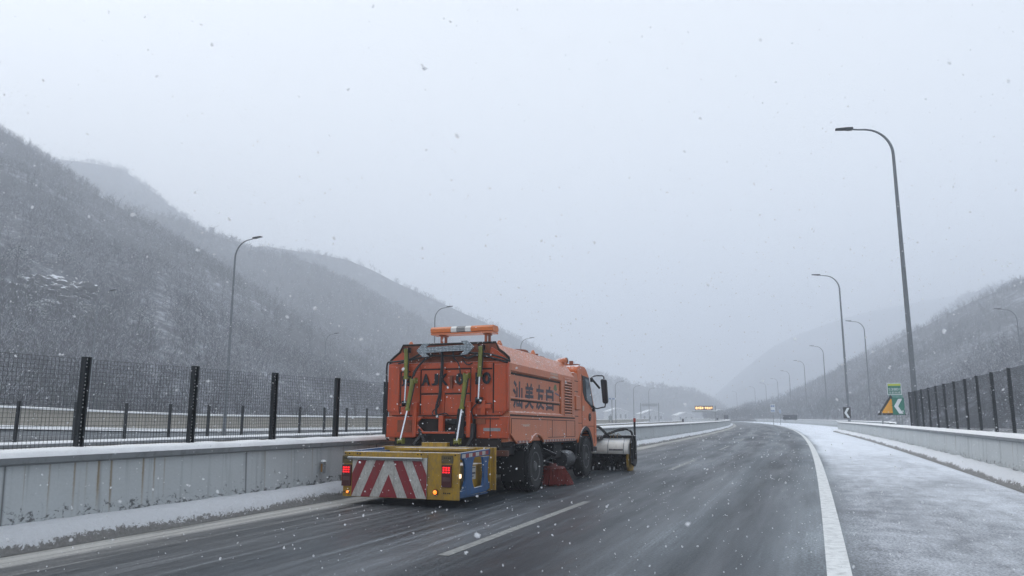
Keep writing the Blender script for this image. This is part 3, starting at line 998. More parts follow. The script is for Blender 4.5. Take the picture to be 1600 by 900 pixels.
def forest(key, count, h0, h1, templ, label, v0=0.0, v1=1.0, white=0.22, thick=1.0, clear=None, vpow=1.0, crest=0):
    rk = surface_px(key, 90, 452) if key == 'L1' else None
    G = HILLS[key]; nr, nc = G.shape[:2]
    Vs, Fs, Ms = [], [], []
    base = 0
    for _ in range(count + crest):
        u = rng.random() * (nr - 1.001); v = (v0 + (v1 - v0) * rng.random() ** vpow) * (nc - 1.001)
        if _ >= count: v = (0.88 + 0.06 * rng.random()) * (nc - 1.001)
        i, k = int(u), int(v); fu, fv = u - i, v - k
        p = (G[i, k] * (1 - fu) * (1 - fv) + G[i+1, k] * fu * (1 - fv) + G[i, k+1] * (1 - fu) * fv + G[i+1, k+1] * fu * fv)
        dens = mnoise.noise(Vector((p[0] * 0.02, p[1] * 0.02, 9.0)))
        if dens < -0.16 and rng.random() < 0.62: continue
        patch = mnoise.noise(Vector((p[0] * 0.035, p[1] * 0.035, 31.0))) + 0.5 * mnoise.noise(Vector((p[0] * 0.11, p[1] * 0.11, 5.0)))
        if rk is not None and abs(p[0] - rk.x) < 7.5 and abs(p[1] - rk.y) < 8 and rng.random() < 0.85: continue
        if key == 'L1':                                            # added snowy gully, standing in for a pale windscreen smear
            f_ = p[1] * CP + (p[2] - CAM_H) * SP; sx = 800 + FPX * p[0] / f_; sy = 450 - FPX * (-p[1] * SP + (p[2] - CAM_H) * CP) / f_
            if 430 < sy < 620 and abs(sx - (262 - 0.11 * (sy - 430)) - 5 * math.sin(sy * .05)) < 14 and rng.random() < 0.8: continue
        if dens < -0.05 and rng.random() < 0.30: continue
        tv, tf = templ[rng.integers(len(templ))]
        h = (h0 + (h1 - h0) * rng.random()) * (1 + 0.35 * patch)
        a = rng.random() * 6.283
        c_, s_ = math.cos(a), math.sin(a)
        R = np.array([[c_, -s_, 0], [s_, c_, 0], [0, 0, 1]], dtype=np.float32)
        wsc = h * (0.8 + 0.5 * rng.random())
        V = (tv * np.array([wsc, wsc, h], dtype=np.float32)) @ R.T + p.astype(np.float32)
        Vs.append(V); Fs.append(tf + base); base += len(V)
        m0 = int(rng.choice([1, 3, 0], p=[0.55, 0.25, 0.20] if patch > 0.12 else [0.22, 0.06, 0.72]))
        mi = np.full(len(tf), m0)
        wf = white * (1 - 0.75 * max(-1.0, min(1.0, patch * 1.6)))
        sel = rng.random(len(tf)) < wf
        sel[:8] = False
        mi[sel] = 2
        Ms.append(mi)
    o = mesh_from_numpy('bare_forest', np.concatenate(Vs), np.concatenate(Fs), np.concatenate(Ms), M_bark)
    return tag(o, label, 'woodland', kind='stuff')
forest('L1', 11000, 3.6, 6.2, T_near, 'dense leafless wood covering the hill behind the long mesh fence', 0.0, 0.985, white=0.21, crest=1500)
forest('L1', 1800, 1.6, 3.0, T_bush, 'snowy scrub on the lower slope behind the long mesh fence', 0.0, 0.55, white=0.30)
forest('R1', 9500, 3.4, 5.8, T_near, 'dense leafless wood covering the hill behind the yellow warning triangle', 0.0, 0.985, white=0.22, crest=1200)
forest('R1', 1400, 1.6, 2.8, T_bush, 'snowy scrub on the lower slope behind the yellow warning triangle', 0.0, 0.6, white=0.28)
forest('L2b', 5200, 5.0, 8.0, T_far, 'bare wood on the middle ridge above the sweeper truck', 0.15, 0.97, white=0.12, crest=500)
forest('L2a', 3600, 5.5, 8.5, T_far, 'bare wood on the pointed ridge above the tall hillside lamp', 0.3, 0.98, white=0.10, crest=350)
forest('L3', 4200, 5, 8, T_far, 'faint bare wood on the long ridge descending behind the truck cab', 0.3, 0.98, white=0.10, crest=450)
forest('R2', 2600, 6, 9, T_far, 'faint bare wood on the ridge behind the hill with the lone lamp', 0.3, 0.97, white=0.12, crest=300)

# trees and scrub one can tell apart at the foot of the left hill
def ground_on(key, px, D):
    G = HILLS[key].reshape(-1, 3)
    P = at(px, 653, D)
    i = np.argmin((G[:, 0] - P.x) ** 2 + (G[:, 1] - P.y) ** 2)
    return Vector((P.x, P.y, float(G[i, 2])))

def bare_tree(px, D, h, seed, label, spread=0.34, white=0.25, key='L1'):
    P = ground_on(key, px, D); P.z -= 0.4
    t = thing('bare_tree', label, 'tree', P, 0, 'bare trees at the foot of the wooded hill')
    r = random.Random(seed)
    tr = MB(); cr = MB()
    tops = []
    for b_ in range(r.choice([2, 3, 3])):
        p = Vector((r.uniform(-.15, .15), r.uniform(-.15, .15), 0))
        d = Vector((r.uniform(-.25, .25), r.uniform(-.25, .25), 1)).normalized()
        pts = [p]
        for k in range(4):
            d = (d + Vector((r.uniform(-.12, .12), r.uniform(-.12, .12), .1))).normalized()
            pts.append(pts[-1] + d * h * 0.2)
        tr.tube(pts, [0.018 * h * (1 - 0.2 * k) for k in range(5)], 6)
        tops.append(pts)
    for k in range(34):
        pts = r.choice(tops); t_ = r.uniform(0.8, 3.99); i = int(t_)
        a = pts[i].lerp(pts[i + 1], t_ - i)
        ang = r.uniform(0, 6.283)
        d = Vector((math.cos(ang) * spread * 2, math.sin(ang) * spread * 2, r.uniform(0.45, 1.1))).normalized()
        L = h * r.uniform(0.16, 0.34)
        b_ = a + d * L * 0.5; d2 = (d + Vector((r.uniform(-.3, .3), r.uniform(-.3, .3), .2))).normalized(); c_ = b_ + d2 * L * 0.5
        cr.mi = 0
        cr.tube([a, b_, c_], [0.0055 * h, 0.0038 * h, 0.0018 * h], 4)
        for q in range(8):
            s_ = a.lerp(b_, r.random()) if r.random() < 0.35 else b_.lerp(c_, r.random())
            e = (d2 + Vector((r.uniform(-.8, .8), r.uniform(-.8, .8), r.uniform(-.2, .6)))).normalized()
            cr.mi = 1 if r.random() < white else 0
            f_ = s_ + e * h * r.uniform(.05, .13)
            cr.tube([s_, f_], [0.0022 * h, 0.001 * h], 3, cap=False)
    tr.build('trunk', M_bark[1], t, fix=False)
    cr.build('crown', [M_bark[0], M_bark[2]], t, fix=False)
    return t
for a in [(193, 72, 4.6, 1, 'bushy bare tree with forked dark trunks beside the thickest fence post', .42),
          (232, 77, 4.4, 2, 'bare tree with snow-lined twigs between the first two fence posts', .4),
          (330, 98, 6.5, 3, 'bare tree whose twigs show above the second fence post', .36),
          (375, 104, 6.0, 4, 'snow-dusted bare tree beside the tall hillside lamp', .42),
          (460, 122, 6.8, 5, 'bare tree above the third fence post', .38),
          (555, 142, 6.5, 6, 'hazy bare tree between the last fence post and the truck', .38),
          (30, 68, 4.2, 7, 'bare tree below the rock outcrop, just above the fence', .45)]:
    bare_tree(*a[:5], spread=a[5])

# evergreen scrub round the outcrop
M_green = plain('evergreen_needles', (0.022, 0.034, 0.030), 0.9, dirt=0.0, snow=0.25, spec=0.1)
def evergreen(px, D, h, w, seed, label):
    P = surface_px('L1', px, D); P.z -= 0.3
    t = thing('evergreen_tree', label, 'tree', P, 0, 'dark evergreens round the rock outcrop')
    r = random.Random(seed)
    tr = MB(); tr.cyl((0, 0, 0), (0, 0, h * 0.9), 0.03 * h, 0.008 * h, 6)
    tr.build('trunk', M_bark[1], t)
    V, F_ = [], []
    for k in range(900):
        z = r.uniform(0.08, 1.0)
        rr = w * 0.5 * (1 - z ** 1.5) * (0.55 + 0.5 * r.random()) * (1 + .3 * math.sin(z * 17 + seed))
        a = r.uniform(0, 6.283)
        c_ = Vector((math.cos(a) * rr, math.sin(a) * rr, z * h))
        s_ = h * r.uniform(0.03, 0.06)
        d = Vector((math.cos(a + r.uniform(-.8, .8)), math.sin(a + r.uniform(-.8, .8)), r.uniform(-.5, .4))).normalized()
        u = d.cross(Vector((r.uniform(-1, 1), r.uniform(-1, 1), 1))).normalized()
        i = len(V)
        V += [c_ - u * s_ * .35, c_ + u * s_ * .35, c_ + d * s_ * 1.5]
        F_.append((i, i + 1, i + 2))
    mb = MB(); mb.add(V, F_); mb.build('crown', M_green, t, fix=False)
for a in [(25, 425, 5.5, 8.5, 1, 'dark evergreen thicket highest on the slope, above the outcrop'),
          (95, 425, 4.5, 8.5, 2, 'low dark evergreen just above the snowy rock outcrop'),
          (48, 510, 4.6, 7.5, 3, 'dark evergreen in front of the shaded end of the outcrop'),
          (122, 500, 4.2, 8.0, 4, 'dark evergreen below the bright snow patches of the outcrop'),
          (12, 545, 4.0, 5.5, 5, 'lowest dark evergreen, just above the mesh fence'),
          (215, 520, 4.6, 7.0, 6, 'dark evergreen mass between the outcrop and the second fence post')]:
    evergreen(*a)

# snow-patched rock outcrop
def outcrop():
    m, n, l, b = new_mat('rock_with_snow')
    geo = n.new('ShaderNodeNewGeometry')
    sep = n.new('ShaderNodeSeparateXYZ'); l.new(geo.outputs['Normal'], sep.inputs[0])
    tc = n.new('ShaderNodeTexCoord').outputs['Object']
    q = noise_tex(n, l, tc, 0.9, 8, 0.75)
    k = math_node(n, l, 'ADD', math_node(n, l, 'MULTIPLY', sep.outputs['Z'], 0.7), q)
    c = ramp(n, l, k, [(0.80, (0.05, 0.05, 0.05)), (1.06, (0.15, 0.147, 0.145)), (1.14, (0.72, 0.74, 0.78))])
    l.new(c, b.inputs['Base Color']); b.inputs['Roughness'].default_value = 0.9
    t = thing('rock_outcrop', 'bare rock outcrop with bright snow patches on the wooded hillside', 'rock', surface_px('L1', 90, 450))
    mb = MB()
    for k, (px, py, s_) in enumerate([(30, 452, 2.6), (52, 446, 3.0), (75, 450, 3.4), (95, 440, 3.0), (108, 446, 3.4), (70, 470, 2.6), (125, 462, 2.2), (88, 462, 2.4), (140, 478, 1.8), (158, 482, 1.3)]):
        P = surface_px('L1', px, py) - t.location + Vector((0, 0, -0.4 * s_))
        bm = bmesh.new(); bmesh.ops.create_icosphere(bm, subdivisions=4, radius=1)
        for v in bm.verts:
            d = fbm(v.co * 1.4 + Vector((k * 7, 0, 0)), 5)
            v.co = v.co * (1 + 0.55 * d) + Vector((0, 0, 0.14 * fbm(v.co * 5.0 + Vector((k, 0, 0)), 3)))
        vs = [P + Vector((v.co.x * s_ * 1.25, v.co.y * s_, v.co.z * s_ * 0.72)) for v in bm.verts]
        mb.add(vs, [tuple(v.index for v in f.verts) for f in bm.faces]); bm.free()
    mb.build('rock_face', m, t, fix=False)
outcrop()

# ------------------------------------------------------------------ road signs
M_sgreen = plain('sign_green', (0.012, 0.16, 0.105), 0.5, dirt=0.15, dirt_col=(0.3, 0.34, 0.33), snow=0.15)
M_swhite = plain('sign_white', (0.72, 0.75, 0.76), 0.5, dirt=0.15, dirt_col=(0.4, 0.42, 0.42))
M_syellow = plain('sign_yellow', (0.80, 0.36, 0.012), 0.5, dirt=0.2, dirt_col=(0.75, 0.5, 0.2))
M_slime = plain('sign_lime', (0.50, 0.58, 0.05), 0.5)
M_sblack = plain('sign_black', (0.018, 0.017, 0.016), 0.5, snow=0.1)
M_sblue = plain('sign_blue', (0.03, 0.12, 0.34), 0.5)
M_steel = plain('sign_frame_steel', (0.30, 0.32, 0.33), 0.5, 0.4, snow=0.3)

def facing(P):
    """rotation that turns a sign's -Y face to oncoming traffic"""
    return math.atan2(-P.x, P.y) * 0.75
def chevron(mb, w, h, y, n=1):
    # arrow-head pointing left, as a solid strip
    mb.prism([(-.36*w, 0), (.02*w, .44*h), (.36*w, .44*h), (-.02*w, 0), (.36*w, -.44*h), (.02*w, -.44*h)], 'y', y - 0.006, y)

Pq = at(1404, 660, 44.0); zc = 1.0
P = Vector((Pq.x, Pq.y, 0.2))
rz = facing(P)
# warning triangle on a trestle
px2 = 44.0 / (FPX * CP)
def local_x(px): return (px - 1404) * px2
def local_z(py): return CAM_H + (653 - py) * 44.0 / (FPX / CP) * 1.0
t = thing('warning_sign', 'yellow triangular road works sign with black border, partly behind the green chevron', 'road sign', (P.x, P.y, 0), rz)
xl, xr, zb, zt_ = local_x(1376), local_x(1416), local_z(648.5), local_z(617)
xm = (xl + xr) / 2
def tri(mb, k, y0, y1):
    c = zb + (zt_ - zb) / 3
    mb.prism([(xm + (xl - xm) * k, c + (zb - c) * k), (xm + (xr - xm) * k, c + (zb - c) * k), (xm, c + (zt_ - c) * k)], 'y', y0, y1)
mb = MB(); tri(mb, 1.0, 0.0, 0.02); mb.build('sign_plate', M_sblack, t)
mb = MB(); tri(mb, 0.72, -0.008, -0.002); mb.build('yellow_field', M_syellow, t)
mb = MB()                                                      # black lane symbol
xs_ = xm + 0.03
mb.prism([(xs_ + .05, zb + .14), (xs_ + .12, zb + .14), (xs_ + .12, zb + .55), (xs_ + .16, zb + .55), (xs_ + .085, zb + .66), (xs_ - 0.02, zb + .50), (xs_ + .05, zb + .53)], 'y', -0.014, -0.009)
mb.build('symbol', M_sblack, t)
mb = MB()
for x in (xl + .25, xr - .25):
    mb.tube([(x, 0.04, zb + .3), (x - .1, -.35, 0.05)], 0.022, 6); mb.tube([(x, 0.04, zb + .3), (x + .1, .5, 0.05)], 0.022, 6)
    mb.tube([(x, 0.04, zb + .1), (x + 0.0, .04, 0.0)], 0.022, 6)
mb.tube([(xl, 0.04, zb - .12), (xr, 0.04, zb - .12)], 0.02, 6)
mb.build('trestle', M_steel, t)
# green chevron and green direction board on one post
t = thing('chevron_sign', 'green board with one white chevron standing in front of the yellow triangle', 'road sign', (P.x, P.y, 0), rz)
x0, x1, z0, z1 = local_x(1397), local_x(1413.5), local_z(648), local_z(622)
yc = -0.16
mb = MB(); mb.bx(x0, x1, yc, yc + 0.02, z0, z1); mb.build('sign_plate', M_sgreen, t)
mb = MB(); chevron(mb, x1 - x0, z1 - z0, yc - 0.002); mb.v = [(x + (x0 + x1) / 2, y, z + (z0 + z1) / 2) for x, y, z in mb.v]; mb.build('chevron', M_swhite, t)
mb = MB(); mb.tube([((x0 + x1) / 2, yc + 0.05, 0), ((x0 + x1) / 2, yc + 0.05, z1 - .05)], 0.03, 8); mb.build('post', M_steel, t)
t = thing('direction_sign', 'tall green expressway board with a yellow top band behind the chevron', 'road sign', (P.x, P.y, 0), rz)
x0, x1, z0, z1 = local_x(1393), local_x(1413), local_z(617), local_z(598.5)
y0 = 0.30
mb = MB(); mb.bx(x0, x1, y0, y0 + 0.03, z0, z1); mb.build('border', M_swhite, t)
mb = MB(); mb.bx(x0 + .035, x1 - .035, y0 - 0.006, y0 - 0.001, z0 + .035, z1 - .035); mb.build('green_field', M_sgreen, t)
mb = MB(); mb.bx(x0 + .05, x1 - .05, y0 - 0.012, y0 - 0.007, z1 - .16, z1 - .05); mb.build('yellow_band', M_slime, t)
letter_obj('lettering', [('S3801', x0 + .07, x1 - .07, z0 + .24, z0 + .39), ('京蔚高速', x0 + .07, x1 - .07, z0 + .06, z0 + .19)], M_swhite, t, REAR_PLANE(y0 - 0.009), 0.0)
mb = MB(); mb.bx(x0 + .06, x1 + .03, y0 + 0.001, y0 + 0.028, local_z(642), z0 - 0.004); mb.build('lower_panel', plain('faded_sign_green', (0.06, 0.25, 0.19), 0.5, dirt=0.5, dirt_col=(0.35, 0.42, 0.4)), t)
mb = MB(); mb.tube([((x0 + x1) / 2, y0 + 0.07, 0), ((x0 + x1) / 2, y0 + 0.07, z1)], 0.035, 8); mb.build('post', M_steel, t)
# chevron on the second lamp's post
Q = at(1323.5, 645, 55.2)
t = thing('chevron_sign', 'small dark chevron sign fixed to the post of the chevron lamp', 'road sign', Q, facing(Q))
mb = MB(); mb.bx(-.25, .25, 0, 0.02, -.40, .40); mb.build('sign_plate', M_sblack, t)
mb = MB(); chevron(mb, .5, .8, -0.002); mb.build('chevron', M_swhite, t)
# two small signs and boards along the far parapet
def post_sign(px, py, D, w, h, mats, label, name='road_sign'):
    Q = at(px, py, D)
    t = thing(name, label, 'road sign', (Q.x, Q.y, 0), facing(Q))
    mb = MB(); mb.bx(-w/2, w/2, -.02, .02, Q.z - h/2, Q.z + h/2); mb.build('sign_plate', mats[0], t)
    if len(mats) > 1:
        mb = MB()
        r = random.Random(int(px))
        for k in range(3):
            for j in range(2):
                if r.random() < .8: mb.bx(-w*.4 + j*w*.42, -w*.4 + j*w*.42 + w*.34, -.03, -.022, Q.z - h*.42 + k*h*.3, Q.z - h*.42 + k*h*.3 + h*.2)
        mb.build('panel_marks', mats[1], t)
    mb = MB(); mb.tube([(0, .05, -.5), (0, .05, Q.z + h * .4)], 0.05, 8); mb.build('post', M_galv, t)
    return t
post_sign(1207.5, 638, 150, .85, 1.5, [M_swhite, M_sblue], 'pale sign board with bluish marks, larger of the pair beside the far parapet')
post_sign(1218.8, 643, 150, .35, .75, [M_swhite, M_sblue], 'narrow pale sign beside the larger bluish sign board')
def board(px, py, D, w, h, label, mat, name='sign_board', cat='sign board'):
    Q = at(px, py, D)
    t = thing(name, label, cat, (Q.x, Q.y, 0), facing(Q))
    mb = MB(); mb.bx(-w/2, w/2, -.06, .06, Q.z - h/2, Q.z + h/2); mb.build('panel', mat, t, bevel=0.02)
    mb = MB()
    for x in (-w * .35, w * .35): mb.bx(x - .04, x + .04, .07, .13, min(.9, Q.z - h * .5 - .02), Q.z + h * .3)
    mb.build('support', M_galv, t)
M_dkbox = plain('dark_grey_board', (0.05, 0.055, 0.065), 0.6)
board(1234.5, 652, 118, 2.1, .72, 'wide dark board standing on the far parapet near the blue signs', M_dkbox)
board(1134.5, 651.5, 150, .85, .72, 'small square dark board where the near parapet vanishes', M_dkbox)
board(1067, 656.5, 88, .22, .34, 'tiny dark marker on the parapet below the lit message board', M_dkbox, 'marker_board', 'marker')
board(1121, 654.5, 128, .30, .34, 'tiny dark marker between the lit message board and the square dark board', M_dkbox, 'marker_board', 'marker')

# lit amber message board over the far road
def message_board():
    Q = at(1100, 637.5, 215)
    t = thing('message_board', 'lit amber message board over the hazy far road', 'electronic sign', (Q.x, Q.y, 0), facing(Q))
    mb = MB(); mb.bx(-2.5, 2.5, 0, .4, Q.z - .62, Q.z + .62); mb.build('case', M_sblack, t)
    led = plain('amber_leds', (0.9, 0.45, 0.1), 0.5, emit=(1.0, 0.50, 0.16, 2.2))
    letter_obj('lettering', [('雪天路滑', -2.3, -0.2, Q.z - .33, Q.z + .33), ('平安出行', 0.2, 2.3, Q.z - .33, Q.z + .33)], led, t, REAR_PLANE(-0.01), 0.012)
    mb = MB()
    mb.bx(-3.4, 3.4, .45, .7, Q.z - 1.15, Q.z - .9)
    mb.tube([(3.1, .6, -1), (3.1, .6, Q.z + .6)], .16, 10)
    mb.build('gantry_frame', M_galv, t)
    mb = MB(); mb.bx(-3.45, 3.45, .40, .75, Q.z - .899, Q.z - .72); mb.build('snow_cap', M_snow, t)
message_board()
# sign gantry and houses in the haze
def gantry():
    Q = at(1015, 633, 250)
    t = thing('sign_gantry', 'hazy road gantry with a long board between the truck and the message board', 'gantry', (Q.x, Q.y, 0), facing(Q))
    mb = MB(); mb.bx(-2.4, 2.4, 0, .12, Q.z - .4, Q.z + .5); mb.build('board', M_steel, t)
    mb = MB()
    for x in (-2.9, 2.9): mb.tube([(x, .2, -1), (x, .2, Q.z + .7)], .13, 8)
    mb.bx(-2.9, 2.9, .15, .3, Q.z - .05, Q.z + .12)
    mb.build('frame', M_galv, t)
gantry()
post_sign(956, 623, 120, 1.3, .28, [M_swhite, M_sblue], 'small hazy sign plate beside the truck mirror')
board(954, 653, 88, .45, .55, 'small pale box on a post under the hazy sign plate', M_steel, 'roadside_cabinet', 'cabinet')
M_wall = plain('house_wall', (0.46, 0.47, 0.48), 0.8)
M_win = plain('dark_window', (0.03, 0.035, 0.04), 0.2)
def house(px, D, w, d, h, label, rz=0.2):
    Q = at(px, 653, D)
    t = thing('house', label, 'house', (Q.x, Q.y, -1.0), rz)
    mb = MB(); mb.bx(-w/2, w/2, 0, d, 0, h); mb.prism([(-w/2, h), (w/2, h), (0, h + w * .16)], 'y', 0.0, d); mb.build('wall', M_wall, t)
    mb = MB()
    for s_ in (-1, 1):
        mb.prism([(s_ * (w/2 + .4), h - .1), (s_ * (w/2 + .4), h + .15), (0, h + w * .16 + .32), (0, h + w * .16 + .06)], 'y', -.4, d + .4)
    mb.build('roof', M_snow, t)
    k = max(2, int(w / 3))
    for i in range(k):
        x = -w/2 + w * (i + .5) / k
        mb = MB(); mb.bx(x - .5, x + .5, -.04, .02, h * .35, h * .75); mb.build('window', M_win, t)
for a in [(1020, 430, 13, 8, 4.6, 'hazy house with a snowy roof behind the gantry'), (1072, 470, 11, 8, 4.0, 'hazy pale house between the gantry and the message board'),
          (966, 440, 12, 8, 6.0, 'hazy house with a snowy roof beside the truck mirror'), (1128, 520, 12, 8, 6, 'faintest house, beyond the message board')]:
    house(*a)
# reflector box on the left parapet
Q = RP(11.45, NL + 0.03, 0.52)
t = thing('parapet_reflector', 'small pale reflector box with a snow cap fixed to the parapet face', 'reflector', Q, -heading(11.4))
mb = MB(); mb.bx(0.0, .05, -.045, .045, -.1, .1); mb.build('housing', M_steel, t, bevel=.006)
mb = MB(); mb.bx(0.01, .045, -.052, -.046, -.07, .07); mb.build('lens', plain('amber_reflector', (0.25, 0.12, 0.03), .3), t)
mb = MB(); mb.lathe([(0.10, .05), (.125, .04), (.135, .015)], (0.025, 0, 0), 'z', 10); mb.build('snow_cap', M_snow, t)

# ------------------------------------------------------------------ the sweeper truck
M_or = plain('orange_paint', (0.47, 0.062, 0.010), 0.42, dirt=0.32, dirt_col=(0.20, 0.055, 0.02), scale=2.2, snow=0.06, spatter=0.8)
M_or_side = plain('sky_paled_filmed_orange', (0.52, 0.145, 0.052), 0.34, dirt=0.4, dirt_col=(0.36, 0.16, 0.09), scale=1.6, snow=0.02, spatter=0.7)  # paler for road film and for sky reflection put into the colour
M_or_cab = plain('orange_cab_paint', (0.55, 0.125, 0.028), 0.36, dirt=0.25, dirt_col=(0.28, 0.09, 0.04), scale=1.8, snow=0.04, spatter=0.4)
M_brown = plain('sooty_brown_steel', (0.24, 0.062, 0.024), 0.6, dirt=0.38, dirt_col=(0.022, 0.015, 0.013), scale=4)
M_seam = plain('dark_seal_and_shade', (0.020, 0.014, 0.012), 0.8)  # seals and joints; also painted shade in openings and gaps
M_black = plain('black_frame_steel', (0.007, 0.0075, 0.009), 0.6, dirt=0.2, dirt_col=(0.025, 0.025, 0.027), snow=0.04)
M_hose = plain('black_rubber_hose', (0.012, 0.012, 0.014), 0.55)
M_tyre = plain('tyre_rubber', (0.010, 0.011, 0.012), 0.8, dirt=0.4, dirt_col=(0.035, 0.037, 0.04), scale=6)
M_rim = plain('wheel_rim_steel', (0.10, 0.105, 0.11), 0.6, 0.3, dirt=0.5, dirt_col=(0.03, 0.03, 0.03), scale=5)
M_chrome = plain('polished_rod', (0.75, 0.77, 0.80), 0.18, 0.9)
M_cyl = plain('olive_green_cylinder', (0.185, 0.185, 0.026), 0.5, dirt=0.45, dirt_col=(0.06, 0.07, 0.03), scale=9, snow=0.1)
M_ink = plain('black_stencil_paint', (0.010, 0.010, 0.014), 0.6, dirt=0.15, dirt_col=(0.10, 0.04, 0.03), scale=10)
M_navy = plain('navy_lettering_vinyl', (0.022, 0.022, 0.042), 0.5, dirt=0.3, dirt_col=(0.22, 0.10, 0.06), scale=9)
M_pale = plain('pale_worn_lettering', (0.52, 0.40, 0.33), 0.6, dirt=0.4, dirt_col=(0.45, 0.16, 0.07), scale=14)
M_red = plain('reflective_red', (0.24, 0.016, 0.024), 0.45, dirt=0.3, dirt_col=(0.16, 0.045, 0.045), scale=6, spatter=0.8)
M_white = plain('reflective_white', (0.50, 0.49, 0.46), 0.5, dirt=0.4, dirt_col=(0.26, 0.25, 0.22), scale=7, spatter=1.0)
M_yel = plain('yellow_paint', (0.42, 0.245, 0.010), 0.45, dirt=0.5, dirt_col=(0.16, 0.105, 0.025), scale=4, snow=0.1, spatter=1.0)
M_blue = plain('blue_paint', (0.010, 0.075, 0.215), 0.45, dirt=0.4, dirt_col=(0.02, 0.045, 0.085), scale=4, snow=0.1, spatter=0.6)
M_grey = plain('grey_aluminium', (0.28, 0.29, 0.30), 0.45, 0.5, dirt=0.4, dirt_col=(0.10, 0.10, 0.10), scale=6, snow=0.3)
M_cover = plain('pale_broom_cover', (0.84, 0.82, 0.77), 0.45, dirt=0.12, dirt_col=(0.30, 0.29, 0.27), scale=4, snow=0.2)
M_glass = plain('cab_glass', (0.16, 0.19, 0.22), 0.08, spec=0.9)  # base colour lightened to stand in for reflected sky
M_lens_dk = plain('dark_tail_lens', (0.060, 0.012, 0.012), 0.3)
M_lens_on = plain('lit_red_lens', (0.6, 0.02, 0.02), 0.3, emit=(1.0, 0.012, 0.02, 0.75))
M_amber_on = plain('lit_amber_lamp', (0.8, 0.3, 0.05), 0.3, emit=(1.0, 0.22, 0.02, 0.9))
M_white_on = plain('lit_side_lamp', (0.9, 0.8, 0.6), 0.3, emit=(1.0, 0.72, 0.4, 1.0))
M_amber = plain('amber_beacon_lens', (0.55, 0.15, 0.035), 0.3, dirt=0.3, dirt_col=(0.3, 0.1, 0.04))
M_bristle = plain('red_bristles', (0.17, 0.018, 0.012), 0.7, dirt=0.35, dirt_col=(0.06, 0.012, 0.01), scale=12)
M_bristle_dk = plain('dark_bristles', (0.018, 0.018, 0.02), 0.9, dirt=0.3, dirt_col=(0.05, 0.05, 0.055), scale=12)
M_bristle_y = plain('yellow_bristles', (0.36, 0.22, 0.025), 0.7, dirt=0.4, dirt_col=(0.12, 0.08, 0.03), scale=12)

TR = thing('sweeper_truck', 'orange road sweeper truck with a striped crash cushion behind and a snow broom ahead', 'truck', (-0.66, 15.24, 0.0))
TR.rotation_euler = (rad(-0.8), 0, rad(-20.6))

def part(mb, name, mat, parent=None, **kw):
    return mb.build(name, mat, parent or TR, **kw)

# --- chassis
mb = MB()
for s in (-1, 1):
    mb.bx(s * 0.38 - .05, s * 0.38 + .05, -1.75, 4.7, .62, .86)
mb.bx(-.33, .33, -1.3, -1.1, .66, .82); mb.bx(-.33, .33, 1.0, 1.15, .66, .82); mb.bx(-.33, .33, 2.8, 2.95, .66, .82)
mb.bx(-1.0, 1.0, -1.45, -0.62, .70, .93)
mb.bx(-1.1, 1.1, -1.44, 3.05, .87, .94)  # unseen full-width tray, added to darken the underbody
mb.bx(-1.02, -.46, .7, 3.0, .36, .86); mb.bx(.46, .95, 1.9, 2.5, .55, .86)
mb.bx(-.30, .30, .55, 3.1, .34, .60)
mb.bx(.40, .80, .62, .95, .40, .86)
part(mb, 'chassis', M_black, bevel=0.01)
mb = MB()
for y, z in ((0, .47), (3.87, .53)):
    mb.cyl((-.95, y, z), (.95, y, z), .09, n=12)
mb.lathe([(-.2, .1), (-.12, .2), (.12, .2), (.2, .1)], (0, 0, .47), 'x', 16)
part(mb, 'axle', M_black)
mb = MB()
for k, (a, b_) in enumerate([((.62, .7, .75), (.98, 1.7, .45)), ((.7, 1.1, .8), (.85, 1.9, .4)), ((.55, .8, .4), (1.0, 1.9, .62)), ((.9, 1.9, .82), (.95, 2.6, .62)), ((.6, 1.6, .3), (.95, 2.5, .36))]):
    mb.tube([a, Vector(a).lerp(Vector(b_), .5) + Vector((0, 0, -.05)), b_], .025, 7)
part(mb, 'pipework', M_hose)
mb = MB(); mb.lathe([(2.45, .0), (2.45, .17), (2.5, .20), (3.02, .20), (3.07, .17), (3.07, 0)], (.92, 0, .50), 'y', 20)
auto_smooth(part(mb, 'fuel_tank', plain('dull_tank', (0.055, 0.058, 0.064), .5, .4, dirt=.4, snow=.1)))

